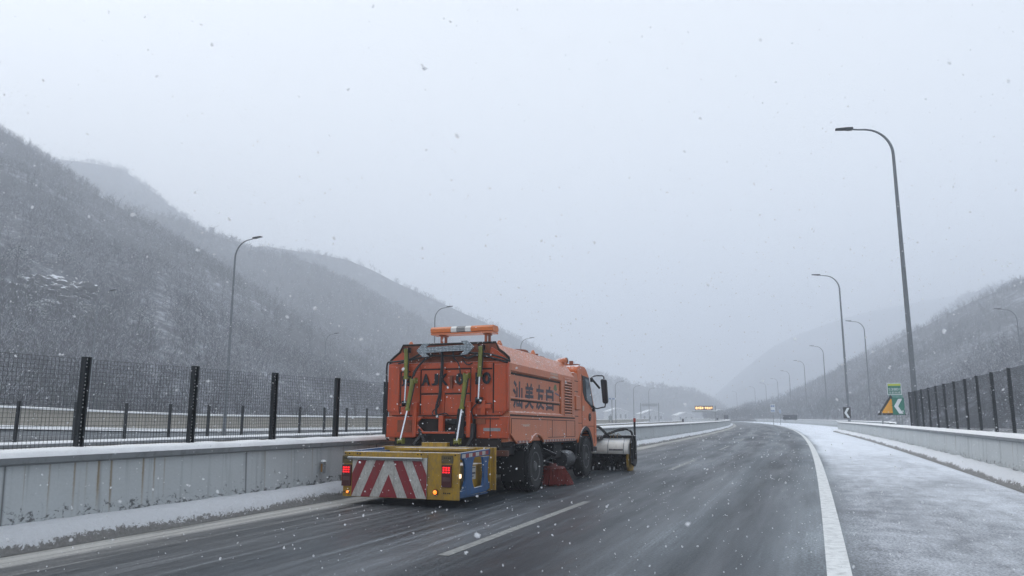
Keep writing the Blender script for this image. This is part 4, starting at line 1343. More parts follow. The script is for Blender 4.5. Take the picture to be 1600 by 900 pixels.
# --- wheels
def wheel(x, y, z, side, dual=False):
    R = .48; w = .25
    prof = [(-w/2 + .02, .27), (-w/2, .33), (-w/2 - .006, .40), (-w/2 + .02, .455), (-w/2 + .045, R - .004)]
    for k in range(4):
        a = -w/2 + .05 + k * .04
        prof += [(a, R), (a + .026, R), (a + .028, R - .014), (a + .038, R - .014)]
    prof += [(w/2 - .045, R - .002), (w/2 - .02, .455), (w/2 + .006, .40), (w/2, .33), (w/2 - .02, .27)]
    hub = bpy.data.objects.new('wheel', None); C.objects.link(hub); hub.parent = TR; hub.location = (x, y, z); hub.empty_display_size = .1
    mb = MB(); mb.lathe(prof, (0, 0, 0), 'x', 48)
    for k in range(48):                                            # shoulder lugs
        a = 2 * math.pi * k / 48
        for s_ in (-1, 1):
            mb.box((s_ * (w/2 - .012), math.cos(a) * .462, math.sin(a) * .462), (.028, .030, .028), Matrix.Rotation(a, 3, 'X'))
    t = mb.build('tyre', M_tyre, hub); auto_smooth(t, 30)
    o = side
    mb = MB(); mb.lathe([(o * .085, .275), (o * .115, .272), (o * .11, .25), (o * .06, .235), (o * .02 if dual else o * .04, .16), (o * .02 if dual else o * .06, .10), (o * .10, .095), (o * .12, .07), (o * .12, 0)], (0, 0, 0), 'x', 32)
    t = mb.build('rim', M_rim, hub); auto_smooth(t, 30)
    mb = MB()
    for k in range(10):
        a = 2 * math.pi * k / 10
        mb.cyl((o * .03, math.cos(a) * .135, math.sin(a) * .135), (o * .075, math.cos(a) * .135, math.sin(a) * .135), .014, n=6)
    mb.build('wheel_nuts', M_rim, hub)
    return hub
for s in (-1, 1):
    wheel(s * 1.075, 0, .47, s, True); wheel(s * .77, 0, .47, s, True)
    wheel(s * 1.035, 3.87, .534, s)

# --- hopper body
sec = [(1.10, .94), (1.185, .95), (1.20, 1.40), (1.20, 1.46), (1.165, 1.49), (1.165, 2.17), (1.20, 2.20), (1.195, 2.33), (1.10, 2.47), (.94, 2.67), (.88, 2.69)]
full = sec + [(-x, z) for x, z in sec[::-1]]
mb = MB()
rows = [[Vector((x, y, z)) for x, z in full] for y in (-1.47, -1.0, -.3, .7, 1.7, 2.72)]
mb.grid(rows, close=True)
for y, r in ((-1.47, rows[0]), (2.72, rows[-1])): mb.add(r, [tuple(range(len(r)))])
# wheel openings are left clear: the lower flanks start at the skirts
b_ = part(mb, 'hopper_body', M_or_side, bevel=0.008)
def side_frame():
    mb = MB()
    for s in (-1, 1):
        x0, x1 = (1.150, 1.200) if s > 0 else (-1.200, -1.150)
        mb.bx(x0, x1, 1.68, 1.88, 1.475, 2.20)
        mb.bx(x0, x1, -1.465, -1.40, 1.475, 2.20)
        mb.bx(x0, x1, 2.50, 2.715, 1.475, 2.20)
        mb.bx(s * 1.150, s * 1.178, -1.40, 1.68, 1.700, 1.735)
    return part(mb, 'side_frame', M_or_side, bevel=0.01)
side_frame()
mb = MB()
for s in (-1, 1):
    a, b_ = sorted((s * 1.195, s * 1.206))
    mb.bx(a, b_, -1.44, 2.70, 1.395, 1.425)                       # rubber rail under the ledge
    a, b_ = sorted((s * 1.150, s * 1.170))
    mb.bx(a, b_, -1.40, 1.68, 1.665, 1.699)                       # groove across the lettering
    mb.bx(a, b_, -1.40, 1.68, 2.135, 2.185)
    mb.bx(a, b_, 1.655, 1.679, 1.50, 2.14)
    a, b_ = sorted((s * 1.188, s * 1.197))
    mb.bx(a, b_, -1.40, 2.70, 2.196, 2.222)
part(mb, 'side_seams', M_seam)
# louvres
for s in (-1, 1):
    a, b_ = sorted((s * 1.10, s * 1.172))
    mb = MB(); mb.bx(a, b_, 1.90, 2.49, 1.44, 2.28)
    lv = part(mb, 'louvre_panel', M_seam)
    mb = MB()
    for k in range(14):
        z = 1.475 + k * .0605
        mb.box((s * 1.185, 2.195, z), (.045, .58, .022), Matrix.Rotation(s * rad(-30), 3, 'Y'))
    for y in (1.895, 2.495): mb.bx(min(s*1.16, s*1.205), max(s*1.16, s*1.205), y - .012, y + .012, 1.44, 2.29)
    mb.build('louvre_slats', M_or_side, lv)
# front service boxes between hopper and cab
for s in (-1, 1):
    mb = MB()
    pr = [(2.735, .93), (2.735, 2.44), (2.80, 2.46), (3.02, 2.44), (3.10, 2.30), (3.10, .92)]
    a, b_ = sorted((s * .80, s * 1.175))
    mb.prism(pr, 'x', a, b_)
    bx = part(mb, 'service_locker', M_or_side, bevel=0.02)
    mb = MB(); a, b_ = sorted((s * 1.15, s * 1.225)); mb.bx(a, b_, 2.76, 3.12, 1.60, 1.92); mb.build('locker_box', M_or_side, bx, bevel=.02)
    mb = MB()
    for z in (1.46, 2.02, 2.26): 
        a, b_ = sorted((s * 1.17, s * 1.179)); mb.bx(a, b_, 2.74, 3.095, z - .008, z + .008)
    mb.build('locker_seams', M_seam, bx)
mb = MB(); mb.bx(-.79, .79, 2.73, 3.08, .95, 2.40); part(mb, 'engine_cover', M_seam, bevel=.02)

# --- skirts with a wheel arch cut out of them
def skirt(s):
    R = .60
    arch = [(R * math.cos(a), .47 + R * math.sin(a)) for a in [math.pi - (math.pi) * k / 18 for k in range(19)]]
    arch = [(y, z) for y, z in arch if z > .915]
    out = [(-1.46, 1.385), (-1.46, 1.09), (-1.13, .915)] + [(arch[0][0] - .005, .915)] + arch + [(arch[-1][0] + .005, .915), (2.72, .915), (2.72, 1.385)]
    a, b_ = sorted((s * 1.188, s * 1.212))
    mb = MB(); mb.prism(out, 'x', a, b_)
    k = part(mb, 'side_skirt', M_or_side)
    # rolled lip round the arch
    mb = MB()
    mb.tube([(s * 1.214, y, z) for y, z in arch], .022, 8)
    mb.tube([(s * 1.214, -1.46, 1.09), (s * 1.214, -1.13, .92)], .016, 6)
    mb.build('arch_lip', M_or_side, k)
    mb = MB()
    a, b_ = sorted((s * 1.2125, s * 1.2165))
    for y in (-1.40, .98, 1.98, 2.66): mb.bx(a, b_, y - .007, y + .007, 1.0, 1.355)
    mb.bx(a, b_, -1.40, .98, 1.345, 1.357); mb.bx(a, b_, .98, 1.98, 1.345, 1.357); mb.bx(a, b_, 1.98, 2.66, 1.345, 1.357)
    mb.bx(a, b_, .70, 2.66, 1.0, 1.011)
    mb.build('panel_seams', M_seam, k)
    mb = MB()
    y = -1.08; i = 0
    while y < 2.68:
        if not (-.52 < y < .44):
            mb.mi = i % 2; mb.bx(a, b_, y, y + .085, .922, .962)
        y += .09; i += 1
    mb.build('reflective_tape', [plain('tape_red', (0.20, 0.05, 0.05), .5, dirt=.5, dirt_col=(.25, .12, .1)), plain('tape_white', (0.36, 0.33, 0.31), .5, dirt=.5, dirt_col=(.3, .16, .1))], k)
    # inner arch and mud flap
    mb = MB()
    rows = [[Vector((s * x, .58 * math.cos(a), .47 + .58 * math.sin(a))) for a in [math.pi * .1 + math.pi * .8 * q / 14 for q in range(15)]] for x in (.62, 1.19)]
    mb.grid(rows)
    mb.build('inner_arch', M_black, k)
    mb = MB(); mb.box((s * .95, -.66, .50), (.44, .015, .56)); mb.build('mud_flap', M_hose, k)
skirt(1); skirt(-1)

# --- lettering and small marks on the flank
T4 = 0.002
for s in (1, -1):
    pl = SIDE_PLANE(1.1665) if s > 0 else Matrix.Translation((-1.1665, 0, 0)) @ Matrix.Rotation(rad(-90), 4, 'Z') @ Matrix.Rotation(rad(90), 4, 'X')
    f = (lambda a, b_: (a, b_)) if s > 0 else (lambda a, b_: (-b_, -a))
    it = []
    for ch, y0 in zip('汕美友自' if s > 0 else '自友美汕', (-1.20, -.56, .09, .72)):
        a, b_ = f(y0, y0 + .50)
        it.append((ch, a, b_, 1.54, 2.035))
    letter_obj('flank_lettering', it, M_navy, TR, pl, .026)
mb = MB()
mb.prism([(1.22, 2.00), (1.30, 2.09), (1.40, 2.09), (1.46, 1.99), (1.38, 1.95)], 'x', 1.1665, 1.1685)
part(mb, 'leaf_emblem', plain('emblem_green', (0.06, 0.17, 0.07), .5, dirt=.4, dirt_col=(.3, .12, .06)))
mb = MB(); mb.prism([(1.30, 1.90), (1.36, 1.93), (1.62, 1.885), (1.60, 1.86)], 'x', 1.1665, 1.1685)
part(mb, 'blue_emblem', plain('emblem_blue', (0.05, 0.10, 0.20), .5, dirt=.4, dirt_col=(.3, .12, .06)))
mb = MB()
r = random.Random(3)
for z0, z1 in ((2.275, 2.325), (2.215, 2.255)):
    y = .92
    while y < 1.42:
        w = r.uniform(.035, .06)
        mb.add([(1.2025 - (z - 2.2) * .04 , q, z) for q, z in ((y, z0), (y + w, z0), (y + w, z1), (y, z1))], [(0, 1, 2, 3)])
        y += w + .018
part(mb, 'worn_pale_marks', M_pale, fix=False)
mb = MB(); 
for k in range(5): mb.bx(1.2125, 1.2145, -.80 + k * .075, -.745 + k * .075, 1.215, 1.255)
part(mb, 'worn_pale_marks', M_pale)

# --- roof furniture
mb = MB()
for (x, y) in ((-.82, -1.40), (.86, -1.12), (.86, .78), (-.82, .78)):
    mb.lathe([(0, .065), (.03, .06), (.10, .025), (.115, .0)], (x, y, 2.675), 'z', 10)
part(mb, 'lifting_lug', M_or_side)
mb = MB(); mb.lathe([(0, .24), (.05, .24), (.07, .20), (.075, 0)], (.62, .45, 2.69), 'z', 20); mb.bx(.45, .78, .05, .85, 2.69, 2.735)
part(mb, 'roof_hatch', M_brown)
mb = MB(); mb.bx(.35, .75, 1.62, 1.9, 2.68, 2.74); mb.cyl((.6, 1.75, 2.7), (.6, 1.75, 2.80), .05, n=10)
part(mb, 'roof_vent', M_brown)
mb = MB(); mb.tube([(.80, 2.42, 2.40), (.82, 2.47, 2.58), (.88, 2.58, 2.68), (.98, 2.72, 2.72)], .085, 14)
st = part(mb, 'exhaust_stack', M_or_side); auto_smooth(st)
mb = MB(); mb.cyl((.975, 2.712, 2.718), (.997, 2.745, 2.727), .072, n=14); mb.build('outlet', M_seam, st)

# --- tailgate
top = [(-1.205, 2.34), (-1.19, 2.42), (-1.10, 2.50), (-1.00, 2.57), (-.935, 2.70), (.935, 2.70), (1.00, 2.57), (1.10, 2.50), (1.19, 2.42), (1.205, 2.34)]
mb = MB(); mb.prism(top, 'y', -1.485, -1.472)
mb.prism([(-.80, 2.44), (.80, 2.44), (.72, 2.66), (-.72, 2.66)], 'y', -1.51, -1.486)
hd = part(mb, 'tailgate_head', M_brown, bevel=.004)
mb = MB(); mb.tube([(x * 1.003, -1.49, z + .004) for x, z in top], .020, 7); mb.build('seal', M_seam, hd)
mb = MB()
for s in (-1, 1): mb.prism([(s * 1.15, 2.36), (s * 1.14, 2.42), (s * .98, 2.55), (s * .86, 2.62), (s * .82, 2.40)], 'y', -1.506, -1.4865)
mb.build('orange_corner', M_or, hd)
door = [(-1.205, 2.335), (-1.205, 1.50), (-1.10, 1.395), (1.08, 1.395), (1.195, 1.50), (1.205, 2.335), (1.17, 2.36), (-1.17, 2.36)]
mb = MB(); mb.prism(door, 'y', -1.545, -1.473)
dr = part(mb, 'tailgate', M_or, bevel=.012)
mb = MB()                                                          # pressed ribs
def rib(x0, x1, z0, z1, d=.03): mb.bx(x0, x1, -1.5455 - d, -1.5455, z0, z1)
rib(-1.17, -.955, 1.47, 2.30, .022); rib(.945, 1.17, 1.47, 2.30, .022)
rib(-.90, -.53, 2.22, 2.31, .022); rib(.54, .90, 2.24, 2.31, .022)
rib(-.72, -.53, 1.42, 2.205, .018); rib(.50, .60, 1.42, 2.225, .018)
rib(-.50, .47, 2.25, 2.335, .02); rib(-.495, -.085, 1.81, 1.93, .016); rib(-.02, .47, 1.81, 1.93, .016)
rib(-.085, -.02, 1.42, 2.24, .024)
rib(-.49, -.09, 1.44, 1.77, .010); rib(-.015, .46, 1.44, 1.77, .010)
rib(.62, .90, 1.52, 1.60, .05); rib(.71, .79, 1.41, 1.66, .06); rib(-.90, -.73, 1.42, 1.56, .04)
mb.build('pressed_ribs', M_or, dr, bevel=.006)
mb = MB()
def seam(x0, x1, z0, z1): mb.bx(x0, x1, -1.5485, -1.5465, z0, z1)
seam(-.945, -.918, 1.62, 2.215); seam(-.918, -.735, 2.19, 2.214)
seam(-.945, -.915, 1.43, 1.575); seam(-.915, -.86, 1.55, 1.577)
seam(-.525, -.503, 1.42, 2.24); seam(-.50, .48, 2.222, 2.246); seam(-.50, .48, 1.776, 1.803)
seam(.475, .497, 1.42, 2.24); seam(.605, .90, 2.212, 2.238); seam(.912, .938, 1.44, 2.33)
seam(.62, .90, 1.605, 1.622); seam(-1.10, 1.08, 1.398, 1.412)
mb.build('seams', M_seam, dr)
letter_obj('plate_lettering', [('京', -.90, -.70, 1.925, 2.155), ('A', -.49, -.315, 1.94, 2.155), ('J', -.285, -.15, 1.94, 2.155), ('K', -.115, .05, 1.94, 2.155), ('0', .20, .355, 1.945, 2.16), ('1', .585, .665, 1.95, 2.16), ('0', .72, .885, 1.95, 2.165)], M_ink, dr, REAR_PLANE(-1.575), .042, .004)
mb = MB(); mb.bx(.08, .15, -1.60, -1.566, 1.995, 2.045); mb.bx(.10, .145, -1.60, -1.566, 1.88, 2.10); mb.bx(.06, .19, -1.60, -1.566, 2.10, 2.115)
mb.build('latch', M_brown, dr)
# lower frame under the tailgate
mb = MB()
mb.bx(-1.215, -.63, -1.535, -1.30, 1.005, 1.385); mb.bx(.60, 1.20, -1.535, -1.30, 1.005, 1.385)
mb.bx(-.63, .60, -1.50, -1.30, 1.345, 1.385)
lf = part(mb, 'tail_frame', M_or, bevel=.012)
mb = MB(); mb.bx(-.628, .598, -1.480, -1.4725, .95, 1.343); mb.bx(-1.05, 1.05, -1.50, -1.0, .84, 1.0); mb.build('opening_shade', M_seam, lf)  # dark panels stand in for shade in the opening and under the body
mb = MB()
for x in (-.575, .495): mb.bx(x - .04, x + .04, -1.66, -1.56, 1.02, 1.64)
mb.bx(-.535, .455, -1.645, -1.575, 1.08, 1.115); mb.bx(-.095, -.005, -1.64, -1.55, 1.118, 1.40)
for s, x in ((1, -.535), (-1, .455)): mb.prism([(x, 1.118), (x + s * .13, 1.118), (x, 1.24)], 'y', -1.63, -1.59)
for s, x in ((1, -.535), (-1, .455)): mb.prism([(x, 1.38), (x + s * .12, 1.38), (x, 1.27)], 'y', -1.63, -1.59)
mb.build('lift_bracket', M_or, lf, bevel=.006)
mb = MB(); mb.lathe([(-.24, .0), (-.24, .05), (.20, .05), (.2, 0)], (.12, -1.50, 1.29), 'x', 12); mb.bx(.14, .2, -1.58, -1.5, 1.25, 1.34); mb.build('winch', M_black, lf)
mb = MB(); mb.bx(.74, 1.06, -1.542, -1.536, 1.13, 1.185); mb.build('tail_plate', M_grey, lf)
mb = MB(); mb.bx(-.98, -.68, -1.545, -1.536, 1.10, 1.32); mb.bx(.60, .78, -1.56, -1.536, 1.25, 1.34); mb.build('brown_panel', M_brown, lf)  # brown plates lying on the frame face
mb = MB(); mb.bx(.86, .875, -1.545, -1.536, 1.02, 1.36); mb.bx(.62, 1.04, -1.545, -1.536, 1.335, 1.35); mb.build('seams', M_seam, lf)

# hydraulic cylinders
def ram(a, m_, b_, r0=.042, r1=.019, dark=True):
    mb = MB(); a, m_, b_ = Vector(a), Vector(m_), Vector(b_)
    mb.cyl(a, m_, r0, n=14)
    mb.cyl(a - (m_ - a).normalized() * .02, a + (m_ - a).normalized() * .03, r0 * 1.15, n=14)
    mb.cyl(m_ - (m_ - a).normalized() * .03, m_ + (m_ - a).normalized() * .012, r0 * 1.12, n=14)
    c_ = part(mb, 'hydraulic_cylinder', M_cyl); auto_smooth(c_)
    mb = MB(); mb.cyl(m_, b_, r1, n=12); auto_smooth(mb.build('rod', M_chrome, c_))
    mb = MB()
    for q in (a, b_):
        mb.cyl(q + Vector((-.05, 0, 0)), q + Vector((.05, 0, 0)), .028, n=10)
        for s in (-1, 1): mb.box(q + Vector((s * .045, .03, 0)), (.014, .11, .10))
    mb.build('clevis', M_black if dark else M_cyl, c_)
    mb = MB(); d = (m_ - a)
    mb.tube([a + Vector((.05, -.01, -.05)), a + d * .35 + Vector((.055, -.012, 0)), m_ + Vector((.045, -.01, .03))], .010, 6)
    mb.build('feed_pipe', M_hose, c_)
ram((-.785, -1.64, 2.60), (-.775, -1.64, 2.07), (-.79, -1.635, 1.62))
ram((.715, -1.64, 2.60), (.695, -1.64, 2.09), (.675, -1.635, 1.67))
ram((-.60, -1.70, 2.03), (-.685, -1.72, 1.50), (-.77, -1.80, .95), dark=False)
ram((.46, -1.70, 2.10), (.395, -1.72, 1.52), (.345, -1.80, .95), dark=False)
mb = MB(); mb.prism([(.25, 1.05), (.30, 1.50), (.37, 1.58), (.44, 1.56), (.42, 1.03), (.36, .95)], 'y', -1.69, -1.665)
part(mb, 'lift_arm', M_black)
mb = MB(); mb.tube([(-.50, -1.6, 1.16), (-.42, -1.66, 1.05), (-.52, -1.74, .88)], .035, 8); mb.tube([(.56, -1.6, 1.25), (.58, -1.68, 1.0), (.52, -1.74, .86)], .04, 8); mb.tube([(-.40, -1.68, 1.05), (-.33, -1.72, .93), (-.34, -1.75, .86)], .03, 8)
part(mb, 'lift_arm', M_black)

# hoses and cables
def hose(pts, r=.013):
    P = [Vector(p) for p in pts]; q = []
    for i in range(len(P) - 1):                                   # Catmull-Rom
        p0, p1, p2, p3 = P[max(0, i-1)], P[i], P[i+1], P[min(len(P)-1, i+2)]
        for k in range(6):
            t = k / 6
            q.append(0.5 * ((2*p1) + (p2-p0)*t + (2*p0-5*p1+4*p2-p3)*t*t + (3*p1-p0-3*p2+p3)*t**3))
    q.append(P[-1])
    mb = MB(); mb.tube(q, r, 7)
    return part(mb, 'hose', M_hose, smooth=True)
Y = -1.63
hose([(-1.20, -1.52, 2.40), (-.95, Y, 2.395), (-.70, Y, 2.43), (-.48, Y, 2.52), (-.25, Y, 2.50)], .018)
hose([(-1.0, -1.54, 2.36), (-.66, Y, 2.42), (-.35, Y, 2.47), (0, Y, 2.47), (.35, Y, 2.46)], .016)
hose([(-.30, Y, 2.46), (-.44, Y, 2.38), (-.56, Y - .03, 2.22), (-.60, Y - .05, 2.10)], .015)
hose([(-.38, Y, 2.45), (-.50, Y, 2.34), (-.60, Y - .03, 2.2), (-.63, Y - .05, 2.06)], .012)
hose([(-.06, Y, 2.56), (-.055, Y, 2.30), (-.075, Y - .01, 2.05), (-.085, Y, 1.80), (-.14, Y, 1.60), (-.15, Y, 1.45), (-.10, Y, 1.37)], .024)
hose([(-.035, Y, 2.5), (-.03, Y, 2.2), (-.055, Y, 1.95), (-.06, Y, 1.75), (-.11, Y, 1.56), (-.21, Y, 1.48), (-.19, Y, 1.40), (.02, Y, 1.44), (.10, Y, 1.40)], .011)
hose([(.16, Y, 2.55), (.18, Y, 2.43), (.27, Y, 2.33), (.31, Y, 2.18), (.30, Y, 2.08)], .013)
hose([(.30, Y, 2.50), (.45, Y, 2.42), (.60, Y, 2.46), (.80, Y, 2.44), (1.02, Y + .04, 2.38), (1.20, -1.55, 2.33)], .022)
hose([(.40, Y, 2.52), (.62, Y, 2.50), (.85, Y, 2.48), (1.08, Y + .04, 2.42), (1.21, -1.53, 2.36)], .018)
hose([(.35, Y, 2.40), (.45, Y, 2.30), (.55, Y, 2.33)], .012)
hose([(-1.18, -1.53, 2.40), (-1.25, -1.52, 2.36), (-1.265, -1.50, 2.10), (-1.235, -1.48, 1.7), (-1.255, -1.46, 1.25), (-1.26, -1.44, 1.0), (-1.18, -1.42, .96), (-1.05, -1.40, .97)], .017)
hose([(.66, Y, 1.62), (.56, Y - .02, 1.50), (.58, Y, 1.32), (.55, Y, 1.1)], .012)

# arrow board
za = 2.59
def arrow_outline():
    L, Rr, hh, sh, hd_ = -.55, .60, .125, .05, .135
    z = lambda x: za + x * .03
    right = [(Rr - hd_ - .10, -sh), (Rr - hd_ - .125, -hh), (Rr - hd_ + .0, -hh), (Rr, 0), (Rr - hd_, hh), (Rr - hd_ - .125, hh), (Rr - hd_ - .045, sh)]
    right[0] = (Rr - hd_ - .045, -sh)
    left = [(-x + L + Rr, -q) for x, q in right]
    return [(x, z(x) + q) for x, q in right + left]
mb = MB(); mb.prism(arrow_outline(), 'y', -1.70, -1.655)
m, n, l, b = new_mat('led_dotted_board')
tc = n.new('ShaderNodeTexCoord').outputs['Object']
vo = n.new('ShaderNodeTexVoronoi'); vo.inputs['Scale'].default_value = 36; vo.inputs['Randomness'].default_value = 0.15
l.new(tc, vo.inputs['Vector'])
l.new(ramp(n, l, vo.outputs['Distance'], [(0.25, (0.55, 0.62, 0.66)), (0.48, (0.22, 0.26, 0.29)), (0.60, (0.06, 0.07, 0.08))]), b.inputs['Base Color'])
b.inputs['Roughness'].default_value = 0.5
ab = part(mb, 'arrow_board', m)
mb = MB(); mb.bx(-.36, .32, -1.65, -1.52, za - .03, za + .03); mb.build('bracket', M_black, ab)

# light bar
def light_bar():
    y, z = -.70, 3.06
    hexa = [(-.15, -.045), (-.16, .02), (-.11, .062), (.11, .062), (.16, .02), (.15, -.045), (.10, -.062), (-.10, -.062)]
    def seg(x0, x1): mb = MB(); mb.prism([(y + a, z + q) for a, q in hexa], 'x', x0, x1); return mb
    lb = part(seg(-.70, -.262), 'light_bar', M_amber, bevel=.01)
    seg(.158, .62).build('amber_lens', M_amber, lb, bevel=.01)
    seg(-.26, -.142).build('clear_lens', plain('clear_white_lens', (.62, .62, .60), .3), lb)
    seg(.042, .156).build('clear_lens', bpy.data.materials['clear_white_lens'], lb)
    seg(-.14, .04).build('speaker_grille', plain('grey_grille', (.20, .20, .20), .6), lb)
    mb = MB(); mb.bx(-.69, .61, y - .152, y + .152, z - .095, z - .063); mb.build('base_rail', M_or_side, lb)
    for x in (-.47, .46):
        mb = MB(); mb.bx(x - .022, x + .022, y - .12, y - .08, 2.68, z - .10); mb.bx(x - .022, x + .022, y + .06, y + .10, 2.68, z - .10); mb.bx(x - .05, x + .05, y - .12, y + .1, z - .12, z - .10)
        mb.tube([(x, y - .1, 2.95), (x - .12 * (1 if x < 0 else -1), y - .1, 2.99)], .012, 6)
        mb.build('bracket', M_brown, lb)
light_bar()

# tail lamps of the truck itself
mb = MB(); mb.bx(.86, 1.19, -1.52, -1.44, .70, .80)
tb = part(mb, 'tail_lamp', plain('grimy_tail_bar', (.10, .035, .02), .5, dirt=.4), bevel=.006)
mb = MB(); mb.bx(.90, .975, -1.532, -1.521, .715, .785); mb.build('lit_lens', M_lens_on, tb)
mb = MB(); mb.bx(-1.19, -.86, -1.52, -1.44, .70, .80); tb = part(mb, 'tail_lamp', bpy.data.materials['grimy_tail_bar'], bevel=.006)
mb = MB(); mb.bx(-.975, -.90, -1.532, -1.521, .715, .785); mb.build('lit_lens', M_lens_on, tb)

# --- crash cushion
Yr, Yf = -3.15, -1.82
mb = MB()
mb.bx(-1.055, 1.015, Yr, Yr + .05, .085, .80)
cc = part(mb, 'crash_cushion', M_yel, bevel=.01)
mb = MB(); mb.bx(-1.05, 1.01, Yr + .051, Yr + .16, .775, .798); mb.build('top_flange', M_yel, cc)
mb = MB(); mb.bx(-1.08, 1.09, Yf, Yf + .035, .15, .86); mb.build('front_frame', M_yel, cc, bevel=.006)
mb = MB(); mb.bx(-.65, .72, Yf - .36, Yf - .002, .80, .845); mb.bx(-.35, .15, Yf + .04, Yf + .16, .80, .93); mb.build('hinge_deck', M_yel, cc, bevel=.008)
mb = MB(); mb.bx(-.92, .90, Yr + .22, Yf - .08, .17, .60); mb.build('absorber_core', M_yel, cc, bevel=.03)
for s in (-1, 1):
    X = 1.0 if s > 0 else -1.04
    a, b_ = X - .02, X + .02
    mb = MB()
    mb.prism([(Yr + .06, .80), (Yr + .06, .70), (Yf - .05, .74), (Yf - .05, .84)], 'x', a, b_)
    mb.prism([(Yr + .06, .13), (Yf - .25, .15), (Yf - .05, .20), (Yf - .05, .30), (Yf - .30, .25), (Yr + .06, .22)], 'x', a, b_)
    def arch(y0, y1, c0):                                             # curved upright between two windows
        w = (y1 - y0)
        mb.prism([(y0, .715), (y0 + w * .12, .66), (y0 + w * .22, .55), (y0 + w * .22, .38), (y0 + w * .10, .28), (y0, .222), (y1, .222), (y1 - w * .10, .28), (y1 - w * .22, .38), (y1 - w * .22, .55), (y1 - w * .12, .66), (y1, .72)], 'x', a, b_)
    arch(Yr + .14, Yr + .60, 0); arch(Yr + .92, Yr + 1.22, 0)
    sp = mb.build('side_panel', M_blue, cc, bevel=.006)
    mb = MB()
    for k in range(8):
        mb.mi = k % 2
        y0 = Yr + .09 + k * .135
        o_ = s * .0215
        zz = lambda y: .715 + (y - Yr - .06) * .034
        a2, b2 = sorted((X + s * .0205, X + s * .0235))
        mb.prism([(y0, zz(y0)), (y0 + .13, zz(y0 + .13)), (y0 + .13, zz(y0 + .13) + .06), (y0, zz(y0) + .06)], 'x', a2, b2)
    mb.build('reflective_tape', [M_white, M_red], sp)
    mb = MB(); a2, b2 = sorted((s * .901 , s * .906)); mb.bx(a2, b2, Yr + .66, Yr + .90, .36, .57); lb_ = mb.build('label_plate', M_white, cc)
    mb = MB(); a2, b2 = sorted((s * .9065, s * .9085))
    for z in (.535, .455, .44, .40): mb.bx(a2, b2, Yr + .68, Yr + .88 - (.06 if z < .41 else 0), z, z + .014)
    mb.build('label_print', M_navy, lb_)
    mb = MB(); mb.bx(X - .03, X + .03, Yf - .09, Yf - .055, .15, .85); mb.build('edge_strip', M_yel, cc)
mb = MB(); mb.bx(-1.02, .98, Yr + .10, Yf - .06, .105, .13); mb.build('floor_pan', M_blue, cc)
mb = MB(); mb.bx(-1.015, -.93, Yr + .16, Yf - .06, .62, .79); mb.build('inner_rail', M_blue, cc)
# chevron board
x0, x1, z0, z1 = -.88, .47, .095, .715
xc = -.205
mb = MB(); mb.bx(x0, x1, Yr - .014, Yr - .001, z0, z1); cv = mb.build('chevron_board', M_white, cc)
mb = MB()
def stripe(c0, c1):
    zs = [z0 + (.665 - z0) * k / 24 for k in range(25)]
    for s in (-1, 1):
        half = (x1 - xc) if s > 0 else (xc - x0)
        rows = []
        for z in zs:
            a = min(max(c0 - (z - z0) / 2.15, 0), half - .001); b_ = min(max(c1 - (z - z0) / 2.15, 0), half - .001)
            rows.append((xc + s * a, xc + s * b_, z))
        for p, q in zip(rows, rows[1:]):
            if abs(p[1] - p[0]) < 1e-4 and abs(q[1] - q[0]) < 1e-4: continue
            mb.add([(p[0], Yr - .017, p[2]), (p[1], Yr - .017, p[2]), (q[1], Yr - .017, q[2]), (q[0], Yr - .017, q[2])], [(0, 1, 2, 3)])
stripe(-1, .165); stripe(.34, .505); stripe(.675, .84)
rc = mb.build('red_stripe', M_red, cv, fix=False)
bm = bmesh.new(); bm.from_mesh(rc.data); bmesh.ops.remove_doubles(bm, verts=bm.verts, dist=1e-5); bm.to_mesh(rc.data); bm.free()
mb = MB(); mb.bx(-.94, .39, Yr - .05, Yr - .02, .672, .712); mb.tube([(-.95, Yr - .05, .70), (.40, Yr - .05, .70)], .018, 8); mb.build('top_rail', M_grey, cc)
mb = MB(); mb.bx(.475, .479, Yr - .004, Yr - .001, .09, .79); mb.bx(-.885, -.881, Yr - .004, Yr - .001, .09, .79); mb.build('panel_seams', M_seam, cc)
def cluster(xm, zc):
    mb = MB(); mb.bx(xm - .085, xm + .085, Yr - .035, Yr - .002, zc - .17, zc + .17)
    c_ = mb.build('tail_lamp', M_lens_dk, cc, bevel=.008)
    mb = MB()
    for i in range(3):
        for j in range(3):
            mb.box((xm - .045 + i * .045, Yr - .040, zc + .055 + j * .035), (.030, .008, .022))
    mb.build('lit_lens', M_lens_on, c_)
    mb = MB(); mb.bx(xm - .06, xm + .06, Yr - .040, Yr - .036, zc - .08, zc - .02); mb.build('reflector', plain('smoked_lens', (.10, .05, .05), .3), c_)
    mb = MB()
    for dz in (-.26, .27):
        for dx in (-.05, -.02, .02, .05): mb.cyl((xm + dx, Yr - .012, zc + dz), (xm + dx, Yr - .001, zc + dz), .011, n=8)
    mb.build('bolts', M_seam, c_)
    mb = MB(); mb.bx(xm - .10, xm + .10, Yr - .008, Yr - .001, zc + .19, zc + .31); mb.build('grimy_plate', plain('grimy_yellow', (.12, .085, .02), .6, dirt=.6), c_)
cluster(-1.0 + .02, .42); cluster(.815, .45)
def lampball(x, z, m_, r):
    mb = MB(); mb.lathe([(-.001, r * 1.35), (-.03, r * 1.35), (-.03, r)], (x, Yr, z), 'y', 16); c_ = mb.build('marker_lamp', M_lens_dk, cc)
    mb = MB(); mb.lathe([(-.0305, r), (-.045, r * .85), (-.058, r * .45), (-.062, .002)], (x, Yr, z), 'y', 14); mb.build('lit_lens', m_, c_, smooth=True)
lampball(.625, .20, M_amber_on, .034); lampball(-.945, .16, M_amber_on, .022)
